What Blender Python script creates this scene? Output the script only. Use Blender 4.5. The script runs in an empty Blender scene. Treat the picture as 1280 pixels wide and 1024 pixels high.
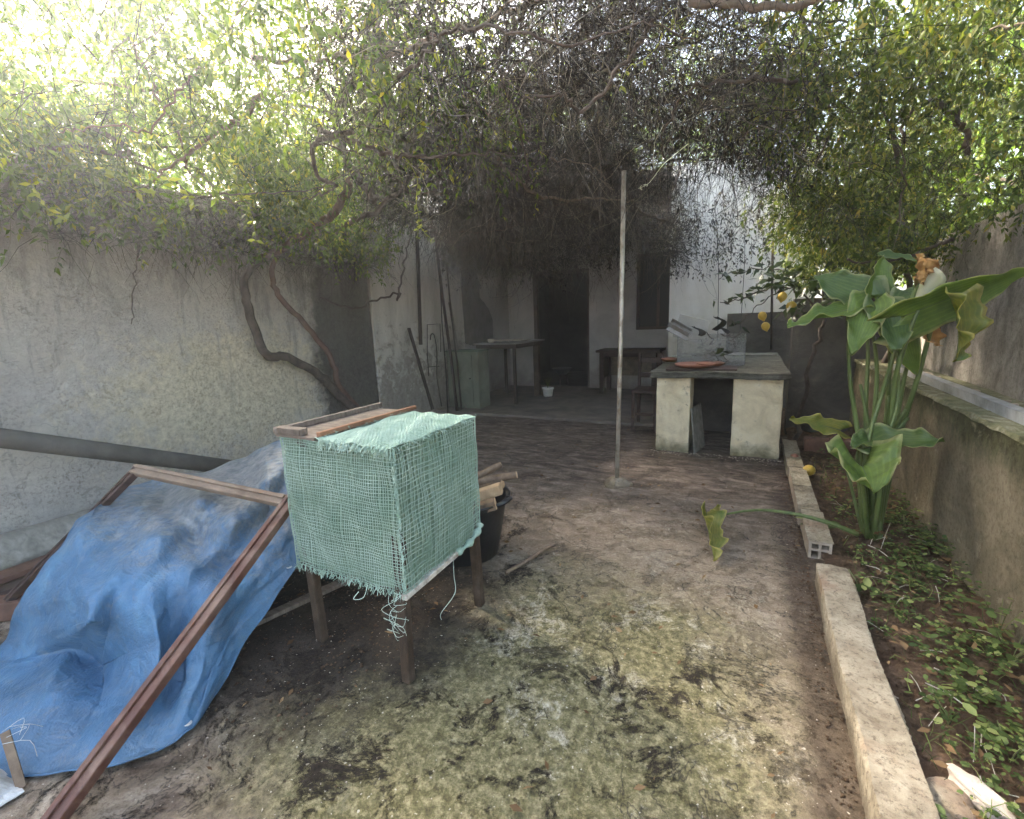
import bpy, bmesh, math, random
import numpy as np
from mathutils import Vector, Matrix
random.seed(7)
rng = np.random.default_rng(11)
R = math.radians
scn = bpy.context.scene
col = scn.collection

# ------------------------------------------------------------------ camera
FOC, EYE = 580.0, Vector((0, 0, 1.32))
PITCH, YAW, ROLL = R(10.85), R(27.2), R(-2.2)
s_, c_, sp_, cp_ = math.sin(YAW), math.cos(YAW), math.sin(PITCH), math.cos(PITCH)
FWD = Vector((-s_*cp_, c_*cp_, -sp_))
R0 = Vector((c_, s_, 0)); U0 = Vector((-s_*sp_, c_*sp_, cp_))
RGT = R0*math.cos(ROLL) + U0*math.sin(ROLL)
UPV = -R0*math.sin(ROLL) + U0*math.cos(ROLL)
cd = bpy.data.cameras.new('camera'); cam = bpy.data.objects.new('camera', cd); col.objects.link(cam)
cd.sensor_width = 36; cd.lens = FOC/1280*36; cd.clip_end = 400; cd.clip_start = .02
cam.matrix_world = Matrix(((RGT.x, UPV.x, -FWD.x, EYE.x), (RGT.y, UPV.y, -FWD.y, EYE.y), (RGT.z, UPV.z, -FWD.z, EYE.z), (0, 0, 0, 1)))
scn.camera = cam

# ------------------------------------------------------------------ sky, sun, exposure
SUN_EL, SUN_AZ = R(39), R(-72)          # azimuth measured from +Y towards +X
SUND = Vector((math.sin(SUN_AZ)*math.cos(SUN_EL), math.cos(SUN_AZ)*math.cos(SUN_EL), math.sin(SUN_EL)))
w = bpy.data.worlds.new('World'); scn.world = w; w.use_nodes = True
wn = w.node_tree.nodes; wl = w.node_tree.links
sky = wn.new('ShaderNodeTexSky'); sky.sky_type = 'NISHITA'; sky.sun_disc = False
sky.sun_elevation = SUN_EL; sky.sun_rotation = SUN_AZ; sky.air_density = 1.0; sky.dust_density = 4.0; sky.ozone_density = .6
bg = wn['Background']; bg.inputs['Strength'].default_value = .15
wl.new(sky.outputs[0], bg.inputs[0])
sd = bpy.data.lights.new('sun', 'SUN'); sd.energy = 5.0; sd.angle = R(8); sd.color = (1, .96, .90)
sun = bpy.data.objects.new('sun', sd); col.objects.link(sun)
sun.rotation_euler = (-SUND).to_track_quat('-Z', 'Y').to_euler(); sun.location = SUND*20
scn.view_settings.view_transform = 'Standard'; scn.view_settings.look = 'None'
scn.view_settings.exposure = 3.12; scn.view_settings.gamma = 1
scn.view_settings.use_white_balance = True; scn.view_settings.white_balance_temperature = 7400; scn.view_settings.white_balance_tint = 10
scn.cycles.use_denoising = True
scn.cycles.use_adaptive_sampling = True; scn.cycles.adaptive_threshold = .045; scn.cycles.adaptive_min_samples = 16
scn.cycles.max_bounces = 6; scn.cycles.diffuse_bounces = 4; scn.cycles.glossy_bounces = 2; scn.cycles.transmission_bounces = 4; scn.cycles.volume_bounces = 1
scn.cycles.sample_clamp_indirect = 6

# ------------------------------------------------------------------ helpers
def sight(px, py, x=None, y=None, z=None):
    """a place in the yard on a line of sight, at a known depth x, y or height z"""
    d = FWD + RGT*((px-640)/FOC) + UPV*((512-py)/FOC)
    if z is not None: k = (z-EYE.z)/d.z
    elif y is not None: k = y/d.y
    else: k = x/d.x
    return EYE + d*k

def tag(o, label=None, cat=None, group=None, kind=None):
    if label: o['label'] = label
    if cat: o['category'] = cat
    if group: o['group'] = group
    if kind: o['kind'] = kind
    return o

def thing(name, label, cat, loc=(0, 0, 0), group=None):
    o = bpy.data.objects.new(name, None); col.objects.link(o); o.location = loc; o.empty_display_size = .1
    return tag(o, label, cat, group)

def base_of(o):
    v = Vector((0, 0, 0))
    while o is not None:
        v += o.location; o = o.parent
    return v

class MB:
    def __init__(s): s.v = []; s.f = []
    def add(s, vs, fs):
        o = len(s.v); s.v += [tuple(v) for v in vs]; s.f += [tuple(i+o for i in f) for f in fs]
    def box(s, c, size, rot=(0, 0, 0), jit=0):
        m = Matrix.Rotation(rot[2], 3, 'Z') @ Matrix.Rotation(rot[1], 3, 'Y') @ Matrix.Rotation(rot[0], 3, 'X')
        c = Vector(c); vs = []
        for x in (-.5, .5):
            for y in (-.5, .5):
                for z in (-.5, .5):
                    p = Vector((x*size[0], y*size[1], z*size[2]))
                    if jit: p += Vector((random.uniform(-jit, jit), random.uniform(-jit, jit), random.uniform(-jit, jit)))
                    vs.append(c + m @ p)
        s.add(vs, [(0, 1, 3, 2), (4, 6, 7, 5), (0, 4, 5, 1), (2, 3, 7, 6), (0, 2, 6, 4), (1, 5, 7, 3)])
        return s
    def span(s, a, b):      # box between two corners
        return s.box([(a[i]+b[i])/2 for i in range(3)], [abs(b[i]-a[i]) for i in range(3)])
    def bar(s, a, b, wd, th, upv=(0, 0, 1)):
        a = Vector(a); b = Vector(b); d = (b-a); L = d.length; d.normalize()
        u = Vector(upv); sx = d.cross(u); sx.normalize(); u = sx.cross(d)
        vs = []
        for e in (a, b):
            for i, j in ((-1, -1), (1, -1), (1, 1), (-1, 1)):
                vs.append(e + sx*(i*wd/2) + u*(j*th/2))
        s.add(vs, [(3, 2, 1, 0), (4, 5, 6, 7), (0, 1, 5, 4), (1, 2, 6, 5), (2, 3, 7, 6), (3, 0, 4, 7)])
        return s
    def tube(s, pts, rad, n=8, caps=True):
        pts = [Vector(p) for p in pts]
        if not isinstance(rad, (list, tuple)): rad = [rad]*len(pts)
        o = len(s.v); t0 = (pts[1]-pts[0]).normalized()
        u = t0.orthogonal().normalized()
        for i, p in enumerate(pts):
            t = (pts[min(i+1, len(pts)-1)] - pts[max(i-1, 0)]).normalized()
            u = (u - t*u.dot(t)).normalized(); vv = t.cross(u)
            for k in range(n):
                a = 2*math.pi*k/n
                s.v.append(tuple(p + (u*math.cos(a) + vv*math.sin(a))*rad[i]))
        for i in range(len(pts)-1):
            for k in range(n):
                k2 = (k+1) % n
                s.f.append((o+i*n+k, o+i*n+k2, o+(i+1)*n+k2, o+(i+1)*n+k))
        if caps:
            s.f.append(tuple(o+k for k in range(n-1, -1, -1)))
            s.f.append(tuple(o+(len(pts)-1)*n+k for k in range(n)))
        return s
    def lathe(s, c, prof, n=24, wob=0):
        o = len(s.v); c = Vector(c)
        for r, z in prof:
            for k in range(n):
                a = 2*math.pi*k/n
                rr = r*(1+wob*math.sin(a*3+1))
                s.v.append((c.x+rr*math.cos(a), c.y+rr*math.sin(a), c.z+z))
        for i in range(len(prof)-1):
            for k in range(n):
                k2 = (k+1) % n
                s.f.append((o+i*n+k, o+i*n+k2, o+(i+1)*n+k2, o+(i+1)*n+k))
        s.f.append(tuple(o+k for k in range(n-1, -1, -1)))
        s.f.append(tuple(o+(len(prof)-1)*n+k for k in range(n)))
        return s
    def grid(s, pts):       # rows of points
        o = len(s.v); nr = len(pts); nc = len(pts[0])
        for r_ in pts: s.v += [tuple(p) for p in r_]
        for i in range(nr-1):
            for j in range(nc-1):
                s.f.append((o+i*nc+j, o+i*nc+j+1, o+(i+1)*nc+j+1, o+(i+1)*nc+j))
        return s
    def build(s, name, mat, parent=None, smooth=False, bevel=0, solid=0, sub=0):
        b = base_of(parent) if parent else Vector((0, 0, 0))
        me = bpy.data.meshes.new(name)
        me.from_pydata([(v[0]-b.x, v[1]-b.y, v[2]-b.z) for v in s.v], [], s.f); me.update()
        if smooth: me.polygons.foreach_set('use_smooth', [True]*len(me.polygons))
        me.materials.append(mat)
        o = bpy.data.objects.new(name, me); col.objects.link(o); o.parent = parent
        if solid:
            m = o.modifiers.new('s', 'SOLIDIFY'); m.thickness = solid; m.offset = 0
        if bevel:
            m = o.modifiers.new('b', 'BEVEL'); m.width = bevel; m.segments = 2; m.limit_method = 'ANGLE'
        if sub:
            m = o.modifiers.new('d', 'SUBSURF'); m.levels = sub; m.render_levels = sub
        return o

def np_mesh(name, V, F, mat, parent=None, mats=None, mi=None):
    """big triangle or quad soup from arrays"""
    b = base_of(parent) if parent else Vector((0, 0, 0))
    V = np.asarray(V, np.float32) - np.array([b.x, b.y, b.z], np.float32)
    k = F.shape[1]; n = len(F)
    me = bpy.data.meshes.new(name)
    me.vertices.add(len(V)); me.vertices.foreach_set('co', V.ravel())
    me.loops.add(n*k); me.loops.foreach_set('vertex_index', F.astype(np.int32).ravel())
    me.polygons.add(n); me.polygons.foreach_set('loop_start', np.arange(0, n*k, k, dtype=np.int32))
    me.update(calc_edges=True)
    for m in (mats or [mat]): me.materials.append(m)
    if mi is not None: me.polygons.foreach_set('material_index', mi.astype(np.int32))
    o = bpy.data.objects.new(name, me); col.objects.link(o); o.parent = parent
    return o

def lift(p, dz): return Vector((p[0], p[1], p[2]+dz))
def lerp(a, b, t): return Vector(a)*(1-t) + Vector(b)*t
def smooth_path(pts, n=6):
    pts = [Vector(p) for p in pts]; out = []
    for i in range(len(pts)-1):
        p0 = pts[max(i-1, 0)]; p1 = pts[i]; p2 = pts[i+1]; p3 = pts[min(i+2, len(pts)-1)]
        for k in range(n):
            t = k/n
            out.append(.5*((2*p1)+(p2-p0)*t+(2*p0-5*p1+4*p2-p3)*t*t+(3*p1-p0-3*p2+p3)*t**3))
    out.append(pts[-1]); return out

# ------------------------------------------------------------------ materials
class N:
    def __init__(s, name):
        s.m = bpy.data.materials.new(name); s.m.use_nodes = True
        s.t = s.m.node_tree; s.b = s.t.nodes['Principled BSDF']; s.out = s.t.nodes['Material Output']
        s.geo = s.t.nodes.new('ShaderNodeNewGeometry'); s.pos = s.geo.outputs['Position']
    def link(s, a, b): s.t.links.new(a, b)
    def put(s, sock, v):
        if hasattr(v, 'is_linked') or isinstance(v, bpy.types.NodeSocket): s.link(v, sock)
        else: sock.default_value = v
    def noise(s, scale, det=4, rough=.55, dist=0, vec=None):
        n = s.t.nodes.new('ShaderNodeTexNoise'); n.inputs['Scale'].default_value = scale
        n.inputs['Detail'].default_value = det; n.inputs['Roughness'].default_value = rough; n.inputs['Distortion'].default_value = dist
        s.link(vec or s.pos, n.inputs['Vector']); return n.outputs['Fac']
    def voro(s, scale, feat='F1', vec=None):
        n = s.t.nodes.new('ShaderNodeTexVoronoi'); n.inputs['Scale'].default_value = scale; n.feature = feat
        s.link(vec or s.pos, n.inputs['Vector']); return n.outputs['Distance']
    def scaled(s, x, y, z):
        n = s.t.nodes.new('ShaderNodeMapping'); n.inputs['Scale'].default_value = (x, y, z)
        s.link(s.pos, n.inputs['Vector']); return n.outputs[0]
    def ramp(s, fac, stops):
        n = s.t.nodes.new('ShaderNodeValToRGB'); e = n.color_ramp.elements
        while len(e) < len(stops): e.new(.5)
        for i, (p, c) in enumerate(stops):
            e[i].position = p
            e[i].color = (c, c, c, 1) if not isinstance(c, (tuple, list)) else (*c, 1)
        s.link(fac, n.inputs[0]); return n.outputs[0]
    def mix(s, fac, a, b, mode='MIX'):
        n = s.t.nodes.new('ShaderNodeMix'); n.data_type = 'RGBA'; n.blend_type = mode
        s.put(n.inputs[0], fac)
        for k, v in ((6, a), (7, b)):
            s.put(n.inputs[k], (*v, 1) if isinstance(v, tuple) else v)
        return n.outputs[2]
    def math(s, op, a, b=0.0, clamp=False):
        n = s.t.nodes.new('ShaderNodeMath'); n.operation = op; n.use_clamp = clamp
        s.put(n.inputs[0], a); s.put(n.inputs[1], b); return n.outputs[0]
    def axis(s, k):
        n = s.t.nodes.new('ShaderNodeSeparateXYZ'); s.link(s.pos, n.inputs[0]); return n.outputs[k]
    def near(s, c, r, soft=.6):       # 1 at place c falling to 0 at distance r, r may be a triple
        r = (r, r, r) if not isinstance(r, tuple) else r
        n = s.t.nodes.new('ShaderNodeMapping'); n.vector_type = 'POINT'
        n.inputs['Scale'].default_value = [1/q for q in r]; n.inputs['Location'].default_value = [-c[i]/r[i] for i in range(3)]
        s.link(s.pos, n.inputs['Vector'])
        l = s.t.nodes.new('ShaderNodeVectorMath'); l.operation = 'LENGTH'; s.link(n.outputs[0], l.inputs[0])
        return s.math('SUBTRACT', 1.0, l.outputs['Value'], True)
    def bump(s, h, strength=.5, dist=.01):
        n = s.t.nodes.new('ShaderNodeBump'); n.inputs['Strength'].default_value = strength; n.inputs['Distance'].default_value = dist
        s.link(h, n.inputs['Height']); s.link(n.outputs[0], s.b.inputs['Normal'])
    def done(s, colr, rough=.8, spec=.3):
        s.put(s.b.inputs['Base Color'], (*colr, 1) if isinstance(colr, tuple) else colr)
        s.put(s.b.inputs['Roughness'], rough); s.b.inputs['Specular IOR Level'].default_value = spec
        return s.m
    def island(s): return s.geo.outputs['Random Per Island']

def simple(name, c0, c1, scale=12, rough=.75, spec=.3, bs=60, bst=.4, bd=.004, stretch=None, metal=0, dirt=None, dscale=3):
    n = N(name); vec = n.scaled(*stretch) if stretch else None
    f = n.noise(scale, 5, .6, .3, vec); c = n.ramp(f, [(.3, c0), (.72, c1)])
    if dirt: c = n.mix(n.ramp(n.noise(dscale, 6, .65, .5), [(.45, 0), (.65, .85)]), c, dirt)
    n.bump(n.noise(bs, 4, .6, 0, vec), bst, bd); n.b.inputs['Metallic'].default_value = metal
    return n.done(c, rough, spec)

def leafmat(name, stops, trans=.45, rough=.45, spec=.35, tint=(1.0, 1.15, .45)):
    n = N(name); c = n.ramp(n.island(), stops)
    c = n.mix(n.ramp(n.noise(3.0, 2), [(.3, 0), (.7, .45)]), c, n.mix(1.0, c, (.75, .78, .6), 'MULTIPLY'))
    n.done(c, rough, spec)
    tr = n.t.nodes.new('ShaderNodeBsdfTranslucent'); n.link(n.mix(1.0, c, tint, 'MULTIPLY'), tr.inputs[0])
    mx = n.t.nodes.new('ShaderNodeMixShader'); mx.inputs[0].default_value = trans
    n.link(n.b.outputs[0], mx.inputs[1]); n.link(tr.outputs[0], mx.inputs[2]); n.link(mx.outputs[0], n.out.inputs[0])
    return n.m

M = {}
# concrete of the yard: bare, mossy, lichen-white, damp black soil, shade painted in under hutch and tarp pile
n = N('yard_concrete')
big = n.noise(1.1, 5, .62, .6); mid = n.noise(4.0, 8, .72, .5); fine = n.noise(30, 6, .78); grit = n.noise(110, 4, .8); speck = n.noise(75, 2, .5)
c = n.ramp(mid, [(.34, (.07, .048, .035)), (.5, (.24, .182, .132)), (.66, (.48, .395, .30))])
warm = n.near((-.15, 2.3, 0), (1.5, 2.0, 1))
c = n.mix(n.math('MULTIPLY', warm, .55), c, n.ramp(n.noise(16, 8, .8, .3), [(.34, (.17, .125, .08)), (.5, (.40, .32, .215)), (.66, (.62, .525, .38))]))
mz = n.math('ADD', n.near((-.55, 1.55, 0), (1.5, 1.25, 1)), n.math('MULTIPLY', n.near((-.75, .75, 0), (1.5, .8, 1)), .6))
mk = n.math('MULTIPLY', n.math('ADD', n.math('MULTIPLY', big, .9), n.math('MULTIPLY', n.noise(8, 9, .78, .4), .85)), n.math('ADD', n.math('MULTIPLY', mz, 1.2), .26))
moss = n.ramp(mk, [(.56, 0), (.84, .55), (1.1, .85)])
c = n.mix(moss, c, n.ramp(n.noise(34, 7, .8), [(.33, (.035, .031, .012)), (.48, (.145, .130, .05)), (.64, (.40, .345, .19))]))
wl_ = n.ramp(n.math('MULTIPLY', n.noise(15, 10, .85, .9), n.ramp(n.noise(2.1, 5, .65, .5), [(.35, .55), (.62, 1.15)])), [(.52, 0), (.64, .7)])
wz = n.math('ADD', n.math('MULTIPLY', n.near((-.4, 2.1, 0), (1.7, 1.7, 1)), 1.6), n.near((.1, 1.0, 0), (.8, .9, 1)), True)
c = n.mix(n.math('MULTIPLY', wl_, wz), c, n.ramp(grit, [(.35, (.34, .29, .20)), (.62, (.68, .62, .50))]))
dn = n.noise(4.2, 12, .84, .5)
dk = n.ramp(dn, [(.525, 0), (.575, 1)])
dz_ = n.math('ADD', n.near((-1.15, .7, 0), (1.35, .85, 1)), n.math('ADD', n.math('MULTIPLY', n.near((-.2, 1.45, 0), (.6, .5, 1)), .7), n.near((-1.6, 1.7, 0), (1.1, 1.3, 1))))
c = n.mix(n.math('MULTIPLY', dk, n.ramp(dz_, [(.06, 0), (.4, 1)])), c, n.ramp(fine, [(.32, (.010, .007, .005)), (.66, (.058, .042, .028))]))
darkened = n.math('ADD', n.math('MULTIPLY', n.near((-1.85, 1.45, 0), (1.3, 1.15, 1)), 1.3), n.math('MULTIPLY', n.math('SUBTRACT', n.noise(5, 8, .75), .5), .9))  # shade beneath hutch and tarp pile, painted in as dark soil colour
c = n.mix(n.ramp(darkened, [(.25, 0), (.6, .92)]), c, n.ramp(fine, [(.3, (.016, .011, .009)), (.7, (.06, .044, .034))]))
edge = n.ramp(n.math('ADD', n.near((.32, 2.5, 0), (.18, 60, 1)), n.math('MULTIPLY', n.noise(9, 6, .7), .5)), [(.45, 0), (.85, .9)])
c = n.mix(edge, c, n.ramp(fine, [(.3, (.05, .034, .022)), (.7, (.15, .108, .072))]))
fr = n.ramp(n.math('ADD', n.math('MULTIPLY', n.axis('Y'), .1), n.math('MULTIPLY', mid, .25)), [(.31, 0), (.50, .85)])
c = n.mix(fr, c, n.ramp(n.noise(9, 9, .78, .4, n.scaled(.5, 1.4, 1)), [(.36, (.035, .025, .021)), (.5, (.115, .085, .070)), (.64, (.30, .245, .205))]))
c = n.mix(n.ramp(grit, [(.36, .55), (.5, 0)]), c, n.mix(1.0, c, (.35, .32, .3), 'MULTIPLY'))
c = n.mix(n.ramp(speck, [(.70, 0), (.74, .8)]), c, (.60, .54, .44))
crk = n.ramp(n.math('ABSOLUTE', n.math('SUBTRACT', n.noise(1.5, 7, .62, .5), .52)), [(0, .85), (.005, 0)])
c = n.mix(crk, c, (.03, .024, .018))
n.bump(n.math('ADD', n.math('MULTIPLY', fine, .9), n.math('ADD', n.math('MULTIPLY', grit, .55), n.math('MULTIPLY', n.math('ADD', dk, moss), .4))), 1.0, .010)
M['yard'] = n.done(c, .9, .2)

n = N('porch_concrete')
c = n.ramp(n.noise(3, 6, .65, .5), [(.3, (.095, .078, .067)), (.7, (.22, .18, .15))])
n.bump(n.noise(40, 5, .7), .6, .005); M['porch'] = n.done(c, .8, .3)

# dirty left boundary wall
n = N('weathered_render')
rough_ = n.noise(22, 6, .75); pit = n.voro(34); big = n.noise(.9, 5, .6, .7); mid = n.noise(3.2, 6, .65, .6)
c = n.ramp(mid, [(.28, (.42, .375, .32)), (.5, (.62, .56, .475)), (.74, (.78, .71, .59))])
c = n.mix(n.ramp(big, [(.38, 0), (.6, .75)]), c, n.ramp(rough_, [(.3, (.38, .35, .32)), (.7, (.58, .54, .50))]))
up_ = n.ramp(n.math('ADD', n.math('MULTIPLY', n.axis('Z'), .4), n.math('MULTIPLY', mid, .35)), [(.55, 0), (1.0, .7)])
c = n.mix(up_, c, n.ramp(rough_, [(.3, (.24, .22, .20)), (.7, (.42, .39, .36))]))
cl = n.ramp(n.math('ADD', n.near((-4.2, 2.6, .75), (9, 1.9, 1.05)), n.math('MULTIPLY', n.math('SUBTRACT', n.noise(7, 7, .75), .5), 1.1)), [(.35, 0), (.62, .95)])
c = n.mix(cl, c, n.ramp(rough_, [(.32, (.42, .35, .25)), (.55, (.68, .59, .43)), (.75, (.80, .72, .56))]))
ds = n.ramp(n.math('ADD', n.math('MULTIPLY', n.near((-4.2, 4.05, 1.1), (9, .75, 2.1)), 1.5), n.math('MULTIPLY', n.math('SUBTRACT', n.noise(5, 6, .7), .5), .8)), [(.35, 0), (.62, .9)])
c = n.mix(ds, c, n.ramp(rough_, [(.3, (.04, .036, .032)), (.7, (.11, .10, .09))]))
c = n.mix(n.math('MULTIPLY', n.ramp(n.noise(48, 6, .8), [(.38, .8), (.5, 0)]), n.ramp(n.noise(2.0, 4, .6), [(.4, .15), (.62, 1.0)])), c, n.mix(1.0, c, (.42, .38, .34), 'MULTIPLY'))
drip = n.ramp(n.math('ADD', n.noise(6, 6, .7, .3, n.scaled(1, 1, .16)), n.math('MULTIPLY', n.math('SUBTRACT', n.axis('Z'), 1.2), .10)), [(.54, 0), (.68, .6)])
c = n.mix(drip, c, (.15, .14, .13))
crk = n.ramp(n.math('ABSOLUTE', n.math('SUBTRACT', n.noise(.9, 6, .6, .2), .5)), [(0, .35), (.004, 0)])
c = n.mix(crk, c, (.12, .105, .09))
n.bump(n.math('ADD', n.noise(26, 9, .8), n.math('MULTIPLY', n.noise(5, 4, .6), .8)), .8, .03)
M['leftwall'] = n.done(c, .92, .2)

n = N('flaking_whitewash')
f = n.noise(9, 7, .72, .5); st = n.noise(3.0, 5, .6, .3, n.scaled(1.2, 1.2, .25))
c = n.ramp(st, [(.3, (.38, .355, .32)), (.65, (.62, .59, .54))])
lo = n.ramp(n.math('ADD', n.math('MULTIPLY', n.axis('Z'), -.35), n.math('MULTIPLY', f, 1.3)), [(.28, 0), (.42, .85)])
c = n.mix(lo, c, n.ramp(n.noise(20, 5, .7), [(.3, (.17, .14, .115)), (.7, (.36, .315, .265))]))
n.bump(n.math('ADD', n.math('MULTIPLY', lo, -.6), n.noise(30, 5, .7)), .8, .012)
M['whitewash'] = n.done(c, .85, .25)

n = N('porch_plaster')
c = n.ramp(n.noise(1.7, 6, .65, .4), [(.3, (.29, .26, .245)), (.7, (.46, .425, .40))])
low = n.ramp(n.math('ADD', n.math('MULTIPLY', n.axis('Z'), -.7), n.noise(5, 6, .7)), [(.2, 0), (.55, .8)])
c = n.mix(low, c, (.20, .165, .14)); n.bump(n.noise(28, 5, .65), .5, .008)
M['porchwall'] = n.done(c, .88, .2)

n = N('bare_render')
c = n.ramp(n.noise(6, 6, .7, .4), [(.3, (.085, .08, .078)), (.7, (.19, .178, .17))])
n.bump(n.noise(30, 6, .7), .9, .015); M['bare'] = n.done(c, .95, .1)

n = N('bright_whitewash')
st = n.noise(2.2, 6, .62, .4, n.scaled(1.5, 1.5, .5))
c = n.ramp(st, [(.3, (.70, .66, .61)), (.6, (.84, .82, .79))])
lo = n.ramp(n.math('ADD', n.math('MULTIPLY', n.math('SUBTRACT', n.axis('Z'), 1.25), -.8), n.noise(4, 6, .7)), [(.45, 0), (.8, .75)])
c = n.mix(lo, c, (.50, .415, .31)); n.bump(n.noise(25, 5, .65), .4, .008)
M['brightwall'] = n.done(c, .85, .25)

n = N('grey_mouldy_wall')
c = n.ramp(n.noise(2.6, 6, .68, .5), [(.3, (.055, .05, .046)), (.6, (.135, .12, .108)), (.8, (.27, .235, .19))])
n.bump(n.noise(30, 6, .7), .8, .015); M['greywall'] = n.done(c, .92, .15)

n = N('grey_stucco')
v = n.scaled(1, 1, .5)
c = n.ramp(n.noise(5, 6, .68, .4), [(.28, (.20, .18, .155)), (.7, (.46, .42, .37))])
c = n.mix(n.ramp(n.noise(7, 6, .7, .3, v), [(.50, 0), (.70, .7)]), c, (.10, .09, .077))
c = n.mix(n.ramp(n.noise(42, 8, .85), [(.38, .7), (.52, 0)]), c, n.mix(1.0, c, (.42, .4, .36), 'MULTIPLY'))
n.bump(n.noise(34, 9, .82), 1.0, .022); M['stucco'] = n.done(c, .92, .2)

n = N('mossy_retaining_wall')
c = n.ramp(n.noise(2.4, 6, .65, .6), [(.3, (.105, .088, .058)), (.52, (.215, .178, .118)), (.75, (.34, .285, .20))])
g = n.ramp(n.math('ADD', n.math('MULTIPLY', n.math('SUBTRACT', n.axis('Z'), .70), 2.6), n.noise(7, 6, .7, .3, n.scaled(1, 1, .35))), [(.26, 0), (.58, .92)])
c = n.mix(g, c, n.ramp(n.noise(14, 5, .7), [(.3, (.04, .041, .022)), (.7, (.125, .125, .062))]))
c = n.mix(n.ramp(n.noise(40, 8, .85), [(.38, .7), (.52, 0)]), c, n.mix(1.0, c, (.4, .38, .33), 'MULTIPLY'))
c = n.mix(n.ramp(n.noise(9, 9, .8, .5), [(.58, 0), (.66, .5)]), c, (.44, .38, .28))
n.bump(n.noise(30, 9, .8), 1, .02); M['retain'] = n.done(c, .92, .2)

n = N('ledge_cement')
c = n.ramp(n.noise(12, 8, .78, .4), [(.32, (.05, .052, .026)), (.5, (.14, .135, .075)), (.7, (.33, .31, .235))]); n.bump(n.noise(34, 6, .7), 1, .012); M['ledge'] = n.done(c, .92, .2)

n = N('kerb_cement')
c = n.ramp(n.noise(7, 7, .72, .3), [(.3, (.17, .132, .088)), (.48, (.40, .335, .24)), (.7, (.60, .525, .40))])
c = n.mix(n.ramp(n.noise(2.4, 4, .6), [(.56, 0), (.66, .55)]), c, (.34, .19, .12))
c = n.mix(n.ramp(n.math('ADD', n.math('MULTIPLY', n.axis('Z'), -6), n.noise(8, 5, .7)), [(.0, 0), (.35, .8)]), c, (.16, .125, .085))
c = n.mix(n.ramp(n.noise(60, 5, .8), [(.36, .8), (.48, 0)]), c, (.13, .10, .07))
n.bump(n.noise(34, 8, .8), 1.0, .016); M['kerb'] = n.done(c, .92, .2)

n = N('hollow_brick_clay')
c = n.ramp(n.noise(8, 6, .7, .3), [(.3, (.23, .175, .13)), (.7, (.44, .37, .29))]); n.bump(n.noise(40, 5, .7), .7, .008); M['hbrick'] = n.done(c, .92, .2)
M['redbrick'] = simple('damp_red_brick', (.085, .045, .032), (.20, .105, .07), 9, .9)

n = N('garden_soil')
c = n.ramp(n.noise(14, 7, .72, .4), [(.3, (.04, .026, .017)), (.5, (.12, .078, .05)), (.72, (.26, .175, .115))])
c = n.mix(n.ramp(n.noise(2.2, 3), [(.5, 0), (.7, .6)]), c, (.17, .095, .06))
n.bump(n.noise(38, 6, .75), 1.0, .03); M['soil'] = n.done(c, .95, .1)

n = N('counter_plaster')
c = n.ramp(n.noise(5, 6, .68, .5), [(.28, (.52, .42, .27)), (.55, (.74, .63, .43)), (.8, (.82, .74, .57))])
lo = n.ramp(n.math('ADD', n.math('MULTIPLY', n.axis('Z'), -3.2), n.noise(7, 6, .7)), [(.05, 0), (.45, .85)])
c = n.mix(lo, c, n.ramp(n.noise(16, 5), [(.35, (.085, .08, .035)), (.7, (.24, .2, .13))]))
c = n.mix(n.ramp(n.noise(17, 7, .75), [(.60, 0), (.68, .8)]), c, (.12, .095, .07))
n.bump(n.noise(26, 6, .7), .8, .012); M['counter'] = n.done(c, .9, .2)

n = N('counter_slab_stone')
c = n.ramp(n.noise(8, 7, .7, .5), [(.28, (.04, .037, .03)), (.55, (.13, .122, .095)), (.8, (.31, .285, .235))])
n.bump(n.noise(30, 6, .7), .9, .012); M['slab'] = n.done(c, .85, .25)

M['pipe'] = simple('grey_fibre_pipe', (.085, .078, .068), (.155, .142, .122), 7, .85, dirt=(.09, .08, .065))
M['plank_grey'] = simple('weathered_grey_board', (.16, .145, .12), (.33, .305, .26), 6, .85, stretch=(1, 4, 4))
M['frame'] = simple('reddish_brown_wood', (.055, .020, .013), (.135, .052, .033), 10, .5, .45, bs=50, stretch=(3, 1, 1), dirt=(.21, .13, .09), dscale=7)
M['frame_pale'] = simple('faded_brown_wood', (.14, .095, .065), (.27, .195, .14), 10, .7, bs=60)
M['legwood'] = simple('dark_stained_leg_wood', (.022, .013, .008), (.065, .040, .025), 12, .65, stretch=(5, 5, .8), dirt=(.10, .07, .047), dscale=6)
M['lidwood'] = simple('weathered_lid_wood', (.085, .062, .046), (.23, .18, .14), 14, .8, stretch=(1, 4, 1))
M['redslat'] = simple('orange_brown_slat', (.17, .072, .038), (.30, .15, .085), 14, .7)
M['paleslat'] = simple('flaking_cream_slat', (.40, .36, .29), (.58, .54, .46), 30, .8, dirt=(.16, .12, .09), dscale=20)
M['darkwood'] = simple('dark_old_wood', (.028, .017, .014), (.085, .05, .04), 9, .6, stretch=(1, 1, 4))
M['black'] = simple('black_rubber', (.006, .006, .007), (.016, .016, .018), 20, .42, .5, bs=15, bst=.2)
M['log'] = simple('bark_firewood', (.10, .065, .042), (.24, .17, .115), 20, .85)
M['cutwood'] = simple('cut_firewood', (.36, .23, .125), (.56, .40, .24), 16, .8)
M['iron'] = simple('rusty_iron', (.03, .024, .021), (.085, .06, .048), 20, .7, metal=.3)
M['polegal'] = simple('galvanised_pole', (.40, .355, .29), (.58, .53, .45), 12, .5, .5, metal=.35, dirt=(.22, .16, .11), dscale=9)
M['alu'] = simple('dull_aluminium', (.46, .47, .48), (.60, .61, .62), 8, .42, .5, metal=.4, dirt=(.22, .215, .20), dscale=4)
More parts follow.
